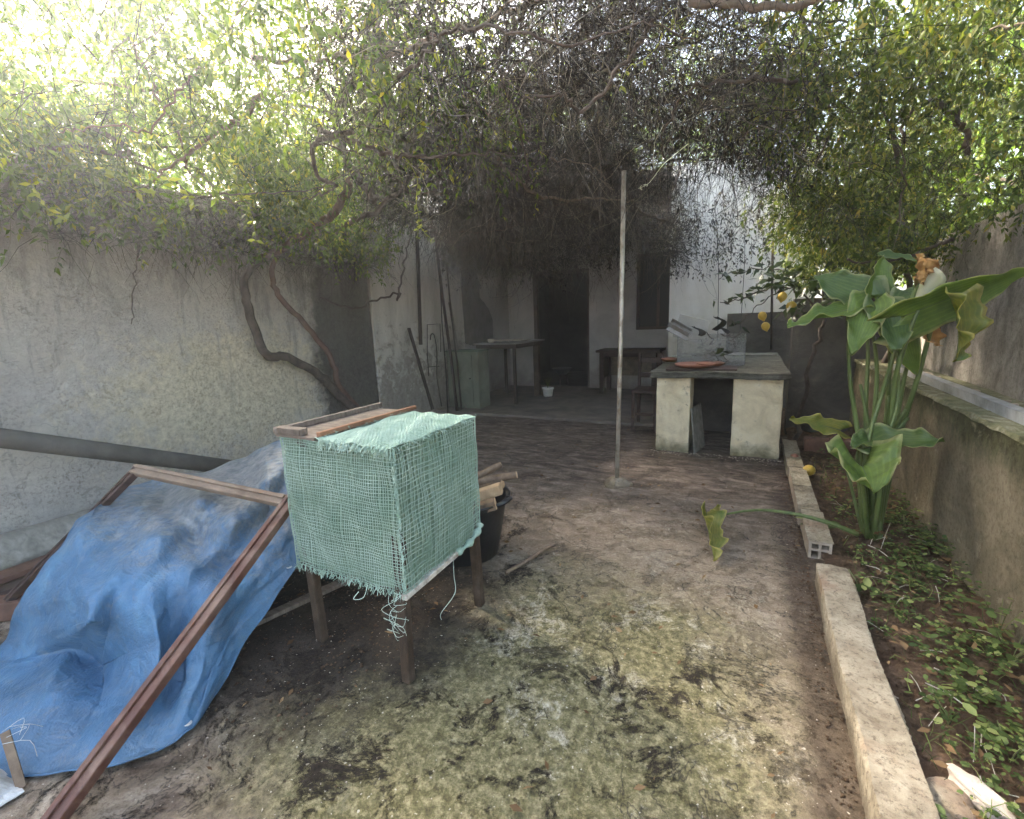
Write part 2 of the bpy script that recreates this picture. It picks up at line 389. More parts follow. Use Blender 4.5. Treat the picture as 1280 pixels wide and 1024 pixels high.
M['greencab'] = simple('faded_green_paint', (.135, .148, .112), (.225, .235, .18), 5, .55, dirt=(.13, .12, .095), dscale=4)
M['greencab_dk'] = simple('green_paint_edge', (.08, .10, .078), (.13, .16, .125), 5, .55)
M['white'] = simple('white_plastic', (.62, .60, .56), (.76, .74, .70), 8, .5)
M['sack'] = simple('dirty_white_woven_sack', (.42, .43, .43), (.62, .62, .60), 9, .7, dirt=(.24, .21, .17), dscale=8)
M['greyplast'] = simple('grey_plastic', (.05, .052, .054), (.09, .092, .095), 8, .6)
M['terra'] = simple('terracotta', (.23, .088, .052), (.36, .155, .095), 10, .65, .4)
M['metalflap'] = simple('dull_zinc_sheet', (.22, .21, .20), (.36, .34, .32), 6, .55, .5, metal=.4, dirt=(.2, .16, .12), dscale=9)
M['tile'] = simple('pale_tile', (.30, .28, .25), (.44, .42, .38), 6, .35, .5)
M['cloth'] = simple('crumpled_pale_cloth', (.45, .40, .34), (.62, .57, .5), 10, .85)
M['tableTop'] = simple('grey_table_board', (.15, .15, .15), (.28, .275, .27), 5, .5)
M['string'] = simple('pale_green_twine', (.40, .52, .43), (.58, .68, .58), 8, .8)
M['wire'] = simple('dark_cable', (.012, .011, .011), (.03, .028, .026), 8, .6)
M['stone'] = simple('pale_rubble_stone', (.34, .27, .21), (.58, .50, .42), 7, .9, bs=30, bst=.9, bd=.01)
M['dry'] = leafmat('dry_leaf', [(0, (.10, .055, .028)), (.5, (.19, .115, .06)), (1, (.30, .20, .11))], .15, .8, .1, (1, .9, .7))
M['lemon'] = simple('lemon_peel', (.46, .28, .04), (.60, .42, .07), 12, .45, .45, bs=90, bst=.35)
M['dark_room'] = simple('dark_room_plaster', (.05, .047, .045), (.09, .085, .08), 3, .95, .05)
M['doorframe'] = simple('old_brown_door_frame', (.06, .042, .034), (.125, .092, .075), 8, .7)
n = N('window_glass'); n.b.inputs['Transmission Weight'].default_value = 0; M['glass'] = n.done((.008, .008, .010), .3, .15)
n = N('clear_dirty_plastic'); n.b.inputs['Transmission Weight'].default_value = .9; n.b.inputs['IOR'].default_value = 1.02
M['clear'] = n.done((.80, .80, .78), .22, .5)

# blue tarpaulin
n = N('blue_tarpaulin')
c = n.ramp(n.noise(5, 5, .6, .4), [(.3, (.030, .095, .175)), (.55, (.048, .142, .255)), (.78, (.09, .22, .345))])
dm = n.math('ADD', n.math('MULTIPLY', n.near((-2.35, 1.35, .5), (.8, .65, .45)), .95), n.math('MULTIPLY', n.math('SUBTRACT', n.noise(14, 9, .82, .8), .5), 1.8))
c = n.mix(n.ramp(dm, [(.0, .08), (.12, .2), (.5, .85)]), c, n.ramp(n.noise(28, 6, .7), [(.35, (.085, .095, .10)), (.68, (.27, .26, .235))]))
n.bump(n.math('ADD', n.math('ABSOLUTE', n.math('SUBTRACT', n.noise(7, 3, .6, 1.2), .5)), n.math('ADD', n.math('MULTIPLY', n.math('ABSOLUTE', n.math('SUBTRACT', n.noise(17, 2, .5, 1.0), .5)), .5), n.math('MULTIPLY', n.noise(160, 2), .14))), .8, .02)
M['tarp'] = n.done(c, n.ramp(n.noise(9, 5), [(.3, .38), (.7, .65)]), .4)

# green shade netting
n = N('green_netting')
c = n.ramp(n.noise(7, 4, .6), [(.3, (.21, .315, .235)), (.7, (.37, .475, .385))]); M['net'] = n.done(c, .7, .25)
n = N('green_net_liner')
c = n.ramp(n.noise(4, 4, .6, .4), [(.3, (.14, .22, .15)), (.7, (.23, .32, .225))])
tr = n.t.nodes.new('ShaderNodeBsdfTranslucent'); n.link(c, tr.inputs[0]); n.done(c, .85, .1)
mx = n.t.nodes.new('ShaderNodeMixShader'); mx.inputs[0].default_value = .35
n.link(n.b.outputs[0], mx.inputs[1]); n.link(tr.outputs[0], mx.inputs[2]); n.link(mx.outputs[0], n.out.inputs[0]); M['liner'] = n.m

# plants
M['bark'] = simple('vine_bark', (.045, .034, .028), (.13, .10, .082), 14, .9, .15, bs=40, bst=.9, bd=.01)
M['bark_red'] = simple('reddish_vine_bark', (.085, .05, .038), (.18, .11, .085), 12, .85, .2)
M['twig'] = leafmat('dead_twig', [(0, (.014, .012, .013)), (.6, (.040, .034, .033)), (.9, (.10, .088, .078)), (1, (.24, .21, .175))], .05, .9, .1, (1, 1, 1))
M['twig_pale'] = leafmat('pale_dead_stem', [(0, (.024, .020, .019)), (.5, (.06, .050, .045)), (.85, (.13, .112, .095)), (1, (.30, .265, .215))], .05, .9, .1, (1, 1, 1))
M['twig_green'] = leafmat('green_twig', [(0, (.05, .045, .025)), (.7, (.11, .115, .05)), (1, (.25, .26, .13))], .1, .8, .15)
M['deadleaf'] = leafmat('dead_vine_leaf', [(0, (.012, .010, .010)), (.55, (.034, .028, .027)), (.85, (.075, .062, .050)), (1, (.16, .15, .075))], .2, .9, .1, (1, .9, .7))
M['leaf_l'] = leafmat('jasmine_leaf', [(0, (.04, .075, .014)), (.5, (.095, .15, .024)), (.82, (.17, .22, .035)), (.95, (.32, .31, .045)), (1, (.46, .37, .06))], .5, .5)
M['leaf_r'] = leafmat('creeper_leaf', [(0, (.030, .055, .012)), (.45, (.085, .125, .024)), (.8, (.16, .195, .042)), (.96, (.27, .26, .06)), (1, (.42, .33, .08))], .42, .55, .25, (1.0, 1.05, .5))
M['leaf_bg'] = leafmat('bright_tree_leaf', [(0, (.065, .125, .018)), (.5, (.13, .215, .03)), (1, (.23, .31, .05))], .55, .5)
M['leaf_lemon'] = leafmat('lemon_leaf', [(0, (.016, .028, .011)), (.6, (.035, .058, .02)), (1, (.07, .10, .035))], .25, .35, .5)
M['weed'] = leafmat('weed_leaf', [(0, (.04, .065, .018)), (.45, (.09, .13, .038)), (.8, (.17, .22, .07)), (1, (.32, .35, .13))], .35, .55, .3)
M['shoot'] = leafmat('fresh_shoot', [(0, (.20, .25, .06)), (.6, (.34, .36, .09)), (1, (.52, .46, .10))], .45, .5)
M['blossom'] = leafmat('white_blossom', [(0, (.72, .72, .68)), (1, (.85, .85, .82))], .3, .6)

def lily_mat(name, c0, c1, rim):
    n = N(name)
    at = n.t.nodes.new('ShaderNodeAttribute'); at.attribute_name = 'across'
    vein = n.ramp(n.math('SINE', n.math('MULTIPLY', n.math('ADD', at.outputs['Fac'], 0.0), 34.0)), [(.2, 0), (.95, .6)])
    f = n.noise(9, 4, .6); c = n.ramp(f, [(.3, c0), (.7, c1)])
    c = n.mix(vein, c, n.mix(1.0, c, (1.35, 1.3, 1.25), 'MULTIPLY'))
    c = n.mix(n.ramp(n.math('ADD', n.math('ABSOLUTE', at.outputs['Fac']), n.math('MULTIPLY', n.math('SUBTRACT', n.noise(13, 4), .5), .35)), [(.86, 0), (1.0, .8)]), c, rim)
    n.bump(n.math('ADD', vein, n.math('MULTIPLY', n.noise(22, 3), .7)), .35, .004); n.done(n.mix(n.ramp(n.noise(24, 6, .8), [(.66, 0), (.72, .7)]), c, (.30, .22, .08)), .36, .45)
    tr = n.t.nodes.new('ShaderNodeBsdfTranslucent'); n.link(n.mix(1.0, c, (1.2, 1.3, .4), 'MULTIPLY'), tr.inputs[0])
    mx = n.t.nodes.new('ShaderNodeMixShader'); mx.inputs[0].default_value = .5
    n.link(n.b.outputs[0], mx.inputs[1]); n.link(tr.outputs[0], mx.inputs[2]); n.link(mx.outputs[0], n.out.inputs[0])
    return n.m
M['lily'] = lily_mat('lily_leaf', (.095, .16, .030), (.19, .275, .068), (.50, .48, .25))
M['lily_dark'] = lily_mat('lily_leaf_deep', (.07, .125, .034), (.14, .21, .07), (.42, .43, .24))
M['lily_yel'] = lily_mat('lily_leaf_yellowing', (.10, .16, .035), (.30, .27, .06), (.52, .44, .16))
M['petiole'] = simple('lily_stalk', (.055, .085, .022), (.13, .17, .055), 6, .45, .4, stretch=(6, 6, .6))
M['spathe'] = leafmat('white_spathe', [(0, (.74, .72, .58)), (1, (.80, .78, .66))], .4, .5, .3, (1, 1, .8))
M['withered'] = simple('withered_brown_spathe', (.28, .13, .045), (.56, .34, .14), 22, .7)

# ================================================================== SETTING
def struct(o): o['kind'] = 'structure'; return o
# ground: garden soil reaching far, with gentle lumps in the bed
def height(x, y): return .02*math.sin(x*9+1.3)*math.cos(y*6.1) + .014*math.sin(x*23+y*17) + .012*math.sin(y*31-x*13)
mb = MB(); mb.grid([[(x, y, -.03) for x in (-60, -20, 20, 60)] for y in (-60, -20, 20, 80)])
g = struct(mb.build('ground', M['soil']))
xs = np.linspace(.40, 1.05, 34); ys = np.linspace(.4, 6.9, 200)
mb = MB(); mb.grid([[(x, y, .035 + height(x, y) + .03*max(0, (x-.6))) for x in xs] for y in ys])
struct(mb.build('flower_bed_soil', M['soil'], smooth=True))
xs = np.linspace(-4.3, .42, 130); ys = np.linspace(-1.5, 5.62, 190)
def bumpy(x, y): return .004*math.sin(x*2.1+y*1.3) + .003*math.sin(x*7.3-y*5.1) + .002*math.sin(x*19+y*23) + rng.normal()*.0009
mb = MB(); mb.grid([[(x, y, bumpy(x, y)) for x in xs] for y in ys])
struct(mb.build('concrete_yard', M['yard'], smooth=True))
mb = MB(); mb.span((-4.35, 5.6, -.06), (-.75, 8.45, .035))
struct(mb.build('porch_floor', M['porch'], bevel=.015))

# ---- left boundary wall
t = thing('boundary_wall', 'long weathered grey and cream rendered wall along the left side', 'wall', (-4.3, 3, 0))
def rough_wall(name, mat, parent, o, e1, e2, n1, n2, amp, nrm, seed=0):
    """sheet of wall spanned by e1 (along) and e2 (up) with a slightly uneven face, and a flat back"""
    rs = np.random.default_rng(seed); o = Vector(o); e1 = Vector(e1); e2 = Vector(e2); nrm = Vector(nrm)
    ph = rs.uniform(0, 6, 8); rows = []
    for i in range(n2+1):
        r_ = []
        for j in range(n1+1):
            p = o + e1*(j/n1) + e2*(i/n2); a = p.x+p.y
            d = math.sin(a*1.3+ph[0])*math.cos(p.z*1.7+ph[1]) + .6*math.sin(a*3.1+ph[2]+p.z*2.2) + .4*math.sin(a*7.7+p.z*6.1+ph[3]) + rs.normal()*.25
            r_.append(p + nrm*(d*amp))
        rows.append(r_)
    mb = MB(); mb.grid(rows)
    k = .22
    bk = [[o - nrm*k, o+e1-nrm*k], [o+e2-nrm*k, o+e1+e2-nrm*k]]
    mb.grid(bk)
    mb.add([rows[-1][j] for j in range(n1+1)] + [rows[-1][j] - nrm*(k) for j in range(n1+1)], [(j, j+1, n1+2+j, n1+1+j) for j in range(n1)])
    mb.add([o, o+e2, o+e2-nrm*k, o-nrm*k], [(0, 1, 2, 3)]); mb.add([o+e1, o+e1+e2, o+e1+e2-nrm*k, o+e1-nrm*k], [(3, 2, 1, 0)])
    return mb.build(name, mat, parent, smooth=False)
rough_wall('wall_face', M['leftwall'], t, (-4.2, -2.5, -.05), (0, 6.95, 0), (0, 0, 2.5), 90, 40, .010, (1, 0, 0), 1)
rough_wall('whitewashed_face', M['whitewash'], t, (-4.17, 4.45, -.05), (0, 2.05, 0), (0, 0, 2.95), 40, 40, .007, (1, 0, 0), 2)

# ---- house with recessed porch
h = thing('house', 'whitewashed house with a dark recessed porch behind the vines', 'house', (-2.5, 8.3, 0))
rough_wall('porch_side_wall', M['porchwall'], h, (-4.26, 6.505, 0), (0, 1.8, 0), (0, 0, 3.0), 20, 30, .004, (1, 0, 0), 3)
YB = 8.3
D0 = sight(670, 480, y=YB).x; D1 = sight(737, 480, y=YB).x; DT = sight(705, 338, y=YB).z
W0 = sight(795, 400, y=YB).x; W1 = W0+.72; WB = sight(815, 412, y=YB).z; WT = sight(815, 316, y=YB).z
mb = MB()
for a, b in (((-4.5, 0), (D0, 3.0)), ((D0, DT), (D1, 3.0)), ((D1, 0), (W0, 3.0)), ((W0, 0), (W1, WB)), ((W0, WT), (W1, 3.0)), ((W1, 0), (-.8, 3.0))):
    mb.span((a[0], YB, a[1]), (b[0], YB+.24, b[1]))
mb.build('back_wall', M['porchwall'], h)
# the room behind
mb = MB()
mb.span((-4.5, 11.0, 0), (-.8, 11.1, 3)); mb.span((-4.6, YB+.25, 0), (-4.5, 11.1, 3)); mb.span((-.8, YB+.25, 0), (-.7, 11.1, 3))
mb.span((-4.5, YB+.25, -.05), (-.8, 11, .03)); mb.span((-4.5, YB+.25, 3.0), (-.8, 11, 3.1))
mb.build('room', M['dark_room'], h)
d = MB(); d.bar((D0+.035, YB+.03, .035), (D0+.035, YB+.03, DT), .07, .1, (0, 1, 0)); d.bar((D1-.02, YB+.06, .035), (D1-.02, YB+.06, DT), .04, .1, (0, 1, 0)); d.bar((D0+.07, YB+.03, DT-.03), (D1-.04, YB+.03, DT-.03), .1, .06)
df = d.build('door_frame', M['doorframe'], h, bevel=.005)
wf = MB()
wf.span((W0, YB+.02, WB), (W0+.05, YB+.1, WT)); wf.span((W1-.05, YB+.02, WB), (W1, YB+.1, WT)); wf.span((W0+.05, YB+.02, WB), (W1-.05, YB+.1, WB+.05)); wf.span((W0+.05, YB+.02, WT-.05), (W1-.05, YB+.1, WT)); wf.span(((W0+W1)/2-.02, YB+.03, WB+.05), ((W0+W1)/2+.02, YB+.09, WT-.05))
wo = wf.build('window', M['darkwood'], h, bevel=.004)
for a, b in ((W0+.05, (W0+W1)/2-.02), ((W0+W1)/2+.02, W1-.05)):
    MB().span((a, YB+.055, WB+.05), (b, YB+.062, WT-.05)).build('pane', M['glass'], wo)
# bare patch where plaster has fallen (a thin slab with a ragged outline on the porch side wall)
pts2 = [(6.52, 1.05), (6.52, 2.42), (6.68, 2.52), (6.9, 2.40), (7.08, 2.22), (7.2, 1.95), (7.16, 1.74), (7.42, 1.58), (7.62, 1.36), (7.6, 1.02), (7.5, .9), (7.2, .96), (6.9, .92), (6.7, .98)]
ring = []
for i in range(len(pts2)):
    a = pts2[i]; b = pts2[(i+1) % len(pts2)]
    for k in range(5):
        t_ = k/5; ring.append((a[0]*(1-t_)+b[0]*t_+random.uniform(-.018, .018), a[1]*(1-t_)+b[1]*t_+random.uniform(-.018, .018)))
mb = MB(); nn = len(ring)
mb.v = [(-4.235, a, b) for a, b in ring] + [(-4.262, a, b) for a, b in ring]
mb.f = [tuple(range(nn))[::-1]] + [(i, (i+1) % nn, nn+(i+1) % nn, nn+i) for i in range(nn)]
mb.build('bare_plaster_patch', M['bare'], h)
# front wall to the right of the porch
YF = 7.05; XF = sight(836, 400, y=YF).x
rough_wall('front_wall', M['brightwall'], h, (XF, YF, -.02), (1.75, 0, 0), (0, 0, 3.3), 36, 50, .004, (0, -1, 0), 5)
mb = MB(); mb.span((XF-.005, YF+.23, 0), (XF+.22, YB-.002, 2.98)); mb.build('porch_return_wall', M['porchwall'], h)
mb = MB(); mb.span((-4.5, 6.45, 3.005), (-1.0, 11.1, 3.12)); mb.build('unseen_roof_slab', M['porch'], h, bevel=.01)  # unseen roof over the porch, added so it stays dark inside

# ---- grey wall behind the lemon tree
t = thing('garden_wall', 'dark mouldy grey wall at the end of the flower bed', 'wall', (.9, 6, 0))
rough_wall('wall_face', M['greywall'], t, (-.28, 6.93, -.02), (1.25, 0, 0), (0, 0, 1.32), 14, 26, .006, (0, -1, 0), 6)
rough_wall('wall_return', M['greywall'], t, (.40, 5.75, -.02), (1.5, 0, 0), (0, 0, 1.45), 30, 26, .006, (0, -1, 0), 7)

# ---- right side walls
t = thing('retaining_wall', 'low ochre mossy wall with a cement ledge on the right', 'wall', (.97, 3, 0))
rough_wall('wall_face', M['retain'], t, (.955, 1.2, -.05), (0, 4.5, 0), (0, 0, .845), 80, 18, .006, (-1, 0, 0), 8)
ys = np.linspace(1.2, 5.7, 90)
mb = MB(); mb.grid([[(.945+rng.normal()*.004, y, .79+rng.normal()*.003), (.95, y, .805+rng.normal()*.003), (1.08, y, .80+rng.normal()*.003), (1.3, y, .80)] for y in ys])
mb.build('ledge', M['ledge'], t, solid=.012)
t = thing('stucco_wall', 'tall streaked grey stucco wall rising behind the ledge at right', 'wall', (1.3, 3, 0))
rough_wall('wall_face', M['stucco'], t, (1.22, 1.2, -.05), (.16, 4.6, 0), (0, 0, 1.90), 70, 30, .007, (-1, 0, 0), 9)
# metal channel on the ledge
rl = MB(); a = Vector((1.06, 1.5, .833)); b = Vector((1.08, 4.75, .833))
rl.bar(a, b, .055, .005); rl.bar(a+Vector((-.025, 0, .0)), b+Vector((-.025, 0, 0)), .004, .048); rl.bar(a+Vector((.025, 0, .0)), b+Vector((.025, 0, 0)), .004, .048); rl.bar(a+Vector((0, 0, .022)), b+Vector((0, 0, .022)), .054, .004)
tag(rl.build('metal_channel', M['alu']), 'long dull grey metal channel lying on the ledge at right', 'metal channel')
for i in range(9):
    y = random.uniform(2.4, 4.4); mb = MB(); mb.box((random.uniform(1.11, 1.17), y, .815), (random.uniform(.03, .07), random.uniform(.03, .08), .025), (random.uniform(-.3, .3), random.uniform(-.3, .3), random.uniform(0, 3)), .008)
    tag(mb.build('rubble_chip', M['stone'], bevel=.004), 'small pale rubble chip between metal channel and stucco wall', 'rubble', 'rubble chips on the ledge')

# ---- kerbs
def kerb_block(x0, x1, y0, y1, z1, n, amp, seed):
    rs = np.random.default_rng(seed); rows = []
    prof = [(x0, -.03), (x0, z1*.5), (x0+.001, z1-.005), (x0+.006, z1), ((x0+x1)/2, z1+.001), (x1-.006, z1), (x1-.001, z1-.006), (x1, .0)]
    for i in range(n+1):
        y = y0 + (y1-y0)*i/n
        sx = .006*math.sin(y*2.2+seed)+.003*math.sin(y*9)
        rows.append([(px+sx+rs.normal()*amp*.5+.004*math.sin(y*5.3+k*1.9)*math.sin(y*13+k), y, pz+rs.normal()*amp*.35+.0035*math.sin(y*7.1+k*2.3)*math.sin(y*3.3)) for k, (px, pz) in enumerate(prof)])
    mb = MB(); mb.grid(rows); k = len(prof); o = n*k
    mb.f.append(tuple(range(k))); mb.f.append(tuple(o+j for j in range(k-1, -1, -1)))
    return mb
tag(kerb_block(.345, .475, .5, 2.5, .108, 260, .0022, 1).build('garden_kerb', M['kerb'], smooth=False), 'long rough cement kerb in the foreground edging the flower bed', 'kerb')
lab = ['open-ended hollow clay brick next to the cement kerb', 'hollow brick under the fallen lily stalk, second in the kerb row', 'middle hollow brick of the kerb row', 'hollow brick, fourth from the cement kerb', 'hollow brick at the far end of the kerb row near the counter']
y = 2.77
for i in range(5):
    L = .44; x0 = .335 + random.uniform(-.008, .008); x1 = x0+.105; z1 = .096; t = thing('hollow_brick', lab[i], 'brick', ((x0+x1)/2, y, 0), 'hollow bricks of the kerb')
    mb = MB()
    wl3 = .013
    mb.span((x0, y, -.02), (x0+wl3, y+L, z1)); mb.span((x1-wl3, y, -.02), (x1, y+L, z1)); mb.span((x0+wl3, y, z1-wl3), (x1-wl3, y+L, z1)); mb.span((x0+wl3, y, -.02), (x1-wl3, y+L, .0))
    mb.span(((x0+x1)/2-.006, y+.004, 0), ((x0+x1)/2+.006, y+L-.004, z1-wl3)); mb.span((x0+wl3, y+.005, z1/2-.006), ((x0+x1)/2-.006, y+L-.005, z1/2+.006)); mb.span(((x0+x1)/2+.006, y+.005, z1/2-.006), (x1-wl3, y+L-.005, z1/2+.006))
    mb.build('shell', M['hbrick'], t)
    mb = MB(); rows = [[(x0-.004+ (x1-x0+.008)*j/5 + rng.normal()*.001, y+.002+(L-.006)*k/14, z1+.004+rng.normal()*.0022) for j in range(6)] for k in range(15)]; mb.grid(rows); mb.build('mortar_skin', M['kerb'], t, solid=.006)
    y += L + .012
lab = ['damp red brick beside the counter, left of the bed end row', 'middle damp red brick of the bed end row', 'damp red brick behind the lily, right of the bed end row']
for i in range(3):
    x0 = .50+i*.20; mb = MB(); mb.box((x0+.095, 4.92, .09), (.19, .09, .14), (0, 0, random.uniform(-.03, .03)), .003)
    tag(mb.build('red_brick', M['redbrick'], bevel=.008), lab[i], 'brick', 'red bricks at the end of the bed')

# ================================================================== OBJECTS
# ---- masonry counter
ct = thing('masonry_counter', 'rough masonry counter with two cream pillars and a stone slab', 'counter', (-.27, 5.5, 0))
def plaster_block(a, b, n=10, amp=.004, seed=0):
    rs = np.random.default_rng(seed); bm = bmesh.new(); bmesh.ops.create_cube(bm, size=1)
    bmesh.ops.subdivide_edges(bm, edges=bm.edges[:], cuts=n, use_grid_fill=True)
    mb = MB()
    for v in bm.verts:
        mb.v.append(tuple(a[i]+(b[i]-a[i])*(v.co[i]+.5)+rs.normal()*amp*.5 + amp*math.sin(v.co[(i+1) % 3]*9+seed+i) for i in range(3)))
    bm.verts.index_update(); mb.f = [tuple(v.index for v in f.verts) for f in bm.faces]; bm.free(); return mb
plaster_block((-.785, 4.63, -.02), (-.475, 4.98, .728), 9, .004, 1).build('pillar', M['counter'], ct, bevel=.008)
plaster_block((-.105, 4.65, -.02), (.29, 5.0, .728), 9, .004, 2).build('pillar', M['counter'], ct, bevel=.008)
plaster_block((-.76, 4.99, -.02), (-.62, 6.85, .728), 6, .003, 3).build('side_wall', M['counter'], ct)
plaster_block((.13, 5.01, -.02), (.27, 6.85, .728), 6, .003, 4).build('side_wall', M['counter'], ct)
plaster_block((-.615, 5.6, -.02), (.125, 5.72, .72), 6, .003, 5).build('niche_back', M['greywall'], ct)
plaster_block((-.835, 4.555, .733), (.325, 6.88, .79), 24, .004, 6).build('slab', M['slab'], ct, bevel=.006)
mb = MB(); mb.bar((-.445, 4.60, .0), (-.475, 4.9, .42), .016, .16, (.2, 1, 0)); 
mb = MB(); mb.add([(-.42, 4.585, .005), (-.405, 4.60, .005), (-.455, 4.64, .43), (-.47, 4.625, .43), (-.36, 4.90, .005), (-.345, 4.90, .005), (-.40, 4.93, .44), (-.415, 4.93, .44)], [(0, 1, 2, 3), (7, 6, 5, 4), (0, 4, 5, 1), (1, 5, 6, 2), (2, 6, 7, 3), (3, 7, 4, 0)])
tag(mb.build('leaning_board', M['plank_grey'], bevel=.003), 'weathered board leaning inside the counter opening', 'board')
# things on the counter
mb = MB(); mb.box((-.40, 4.80, .803), (.62, .34, .016), (0, 0, .04)); tag(mb.build('dark_tray', M['darkwood'], bevel=.004), 'flat dark board under the terracotta dish', 'board')
def dish(c, r, lab, group):
    mb = MB(); mb.lathe(c, [(r*.72, 0), (r*.98, .022), (r, .034), (r*.96, .036), (r*.93, .030), (r*.70, .010), (.01, .009)], 32)
    return tag(mb.build('terracotta_dish', M['terra'], smooth=True), lab, 'dish', group)
dish((-.46, 4.80, .812), .185, 'larger terracotta dish in front on the counter', 'terracotta dishes')
dish((-.335, 4.97, .806), .13, 'smaller terracotta dish tucked behind the large one', 'terracotta dishes')
dish((-.80, 5.55, .795), .10, 'small terracotta saucer by the left edge of the counter', 'terracotta dishes')
# clear plastic box
bx = thing('plastic_box', 'dirty clear plastic box holding dry twigs on the counter', 'box', (-.35, 5.25, .79))
z0 = .797
for a, b in (((-.66, 5.08, z0), (-.035, 5.085, z0+.27)), ((-.66, 5.52, z0), (-.035, 5.525, z0+.30)), ((-.665, 5.085, z0), (-.66, 5.52, z0+.29)), ((-.035, 5.085, z0), (-.03, 5.52, z0+.29))):
    MB().span(a, b).build('side', M['clear'], bx)
MB().span((-.658, 5.087, z0-.002), (-.037, 5.518, z0+.002)).build('base', M['clear'], bx)
mb = MB(); mb.box((-.57, 5.44, z0+.36), (.32, .012, .26), (-.35, .28, .1)); tag(mb.build('pale_tile', M['tile'], bevel=.003), 'pale square tile tilted against the plastic box', 'tile')
zf = thing('zinc_chute', 'bent grey sheet metal chute lying on the counter box', 'chute', (-.7, 5.3, .95))
p0 = sight(837, 407, y=5.2); p1 = sight(862, 421, y=5.2)
mb = MB(); mb.bar(p0, p1, .18, .006, (0, -.5, 1)); mb.build('floor_sheet', M['metalflap'], zf)
mb = MB(); mb.bar(p0+Vector((0, .085, .04)), p1+Vector((0, .085, .04)), .005, .09, (0, -.5, 1)); mb.build('flange', M['metalflap'], zf)
mb = MB(); mb.bar(p0+Vector((0, -.085, .02)), p1+Vector((0, -.085, .02)), .005, .05, (0, -.5, 1)); mb.build('flange', M['metalflap'], zf)
# dry debris in/behind the box
mb = MB()
for i in range(26):
    a = Vector((random.uniform(-.5, -.1), random.uniform(5.12, 5.48), z0+random.uniform(.0, .2)))
    q = [a]
    for k in range(5): q.append(q[-1]+Vector((random.uniform(-.06, .06), random.uniform(-.05, .05), random.uniform(-.02, .06))))
    for k in q: k.z = max(k.z, z0+.006)
    mb.tube(smooth_path(q, 3), random.uniform(.002, .006), 5)
tag(mb.build('twig_bundle', M['bark']), 'tangle of dry twigs inside the clear plastic box', 'twigs', kind='stuff')
for k, (px, py, L, lab) in enumerate(((896, 402, .16, 'curled dark dead leaf standing tallest over the plastic box'), (872, 412, .12, 'crumpled brown dead leaf in the middle of the plastic box'), (905, 410, .10, 'small dead leaf at the right of the plastic box'))):
    c0 = sight(px, py, y=5.3); rows = []
    for i_ in range(9):
        u = i_/8; rows.append([c0+Vector((L*.42*math.sin(u*3.4+k)+.25*L*t_*math.cos(u*2), L*.45*t_*math.sin(u*3+1), -L*.6+L*1.15*u-.35*L*u*u+.12*L*abs(t_))) for t_ in (-1, -.5, 0, .5, 1)])
    mb = MB(); mb.grid(rows); tag(mb.build('dead_leaf', M['deadleaf'], smooth=True, solid=.002), lab, 'leaf', 'dead leaves in the plastic box')
mb = MB(); mb.box((.02, 6.35, .80), (.55, .12, .018), (0, 0, .12)); mb2 = mb
tag(mb.build('wood_offcut', M['plank_grey'], bevel=.003), 'thin grey wood offcut at the back right of the counter', 'board')
mb = MB(); mb.box((-.72, 5.95, .812), (.22, .05, .035), (0, 0, .2)); tag(mb.build('wood_offcut', M['paleslat'], bevel=.003), 'short pale stick at the back left of the counter', 'stick')
# wooden chair left of the counter
ch = thing('wooden_chair', 'old dark wooden chair half hidden behind the counter', 'chair', (-1.0, 5.55, .0))
sx, sy = -1.04, 5.5
for dx, dy, hh in ((-.12, -.16, .45), (.12, -.16, .45), (-.12, .16, .88), (.12, .16, .88)):
    MB().bar((sx+dx*1.08, sy+dy*1.05, 0), (sx+dx, sy+dy, hh), .035, .035, (0, 1, 0)).build('leg', M['darkwood'], ch, bevel=.003)
MB().box((sx, sy, .465), (.29, .38, .03)).build('seat', M['darkwood'], ch, bevel=.006)
for k in (.62, .80): MB().box((sx, sy+.16, k), (.205, .02, .06)).build('back_slat', M['darkwood'], ch, bevel=.004)
MB().box((sx, sy-.16, .2), (.205, .02, .03)).build('stretcher', M['darkwood'], ch)

# ---- porch furniture
tb = thing('work_table', 'narrow work table with thin dark legs beside the doorway', 'table', (-3.5, 6.8, .035))
MB().span((-3.88, 6.3, .965), (-3.12, 7.4, .99)).build('tabletop', M['tableTop'], tb, bevel=.004)
MB().span((-3.85, 6.33, .90), (-3.15, 7.37, .963)).build('apron', M['iron'], tb)
for x, y in ((-3.82, 6.37), (-3.2, 6.37), (-3.83, 7.28)): MB().bar((x, y, .03), (x, y, .90), .04, .04, (0, 1, 0)).build('leg', M['iron'], tb)
MB().bar((-3.22, 7.26, .03), (-3.22, 7.26, .90), .09, .09, (0, 1, 0)).build('leg', M['legwood'], tb)
mb = MB(); rows = [[(-3.62+.42*j/10+.015*math.sin(i*2+j), 6.42+.42*i/8+.02*math.sin(j*1.3), .996+.022*abs(math.sin(i*1.7+j*.9))+.012*random.random()) for j in range(11)] for i in range(9)]
mb.grid(rows); tag(mb.build('crumpled_cloth', M['cloth'], smooth=True, solid=.006), 'crumpled pale cloth lying on the work table', 'cloth')
mb = MB(); mb.lathe((-3.60, 6.38, .992), [(.04, 0), (.055, .03), (.052, .055), (.035, .06), (.03, .03)], 16); tag(mb.build('tin_can', M['cloth'], smooth=True), 'small pale round tin at the front of the work table', 'tin')
mb = MB(); mb.box((-3.25, 6.9, 1.0), (.12, .5, .012), (0, 0, .3)); tag(mb.build('thin_lath', M['plank_grey']), 'thin grey slat lying on the right of the work table', 'slat')

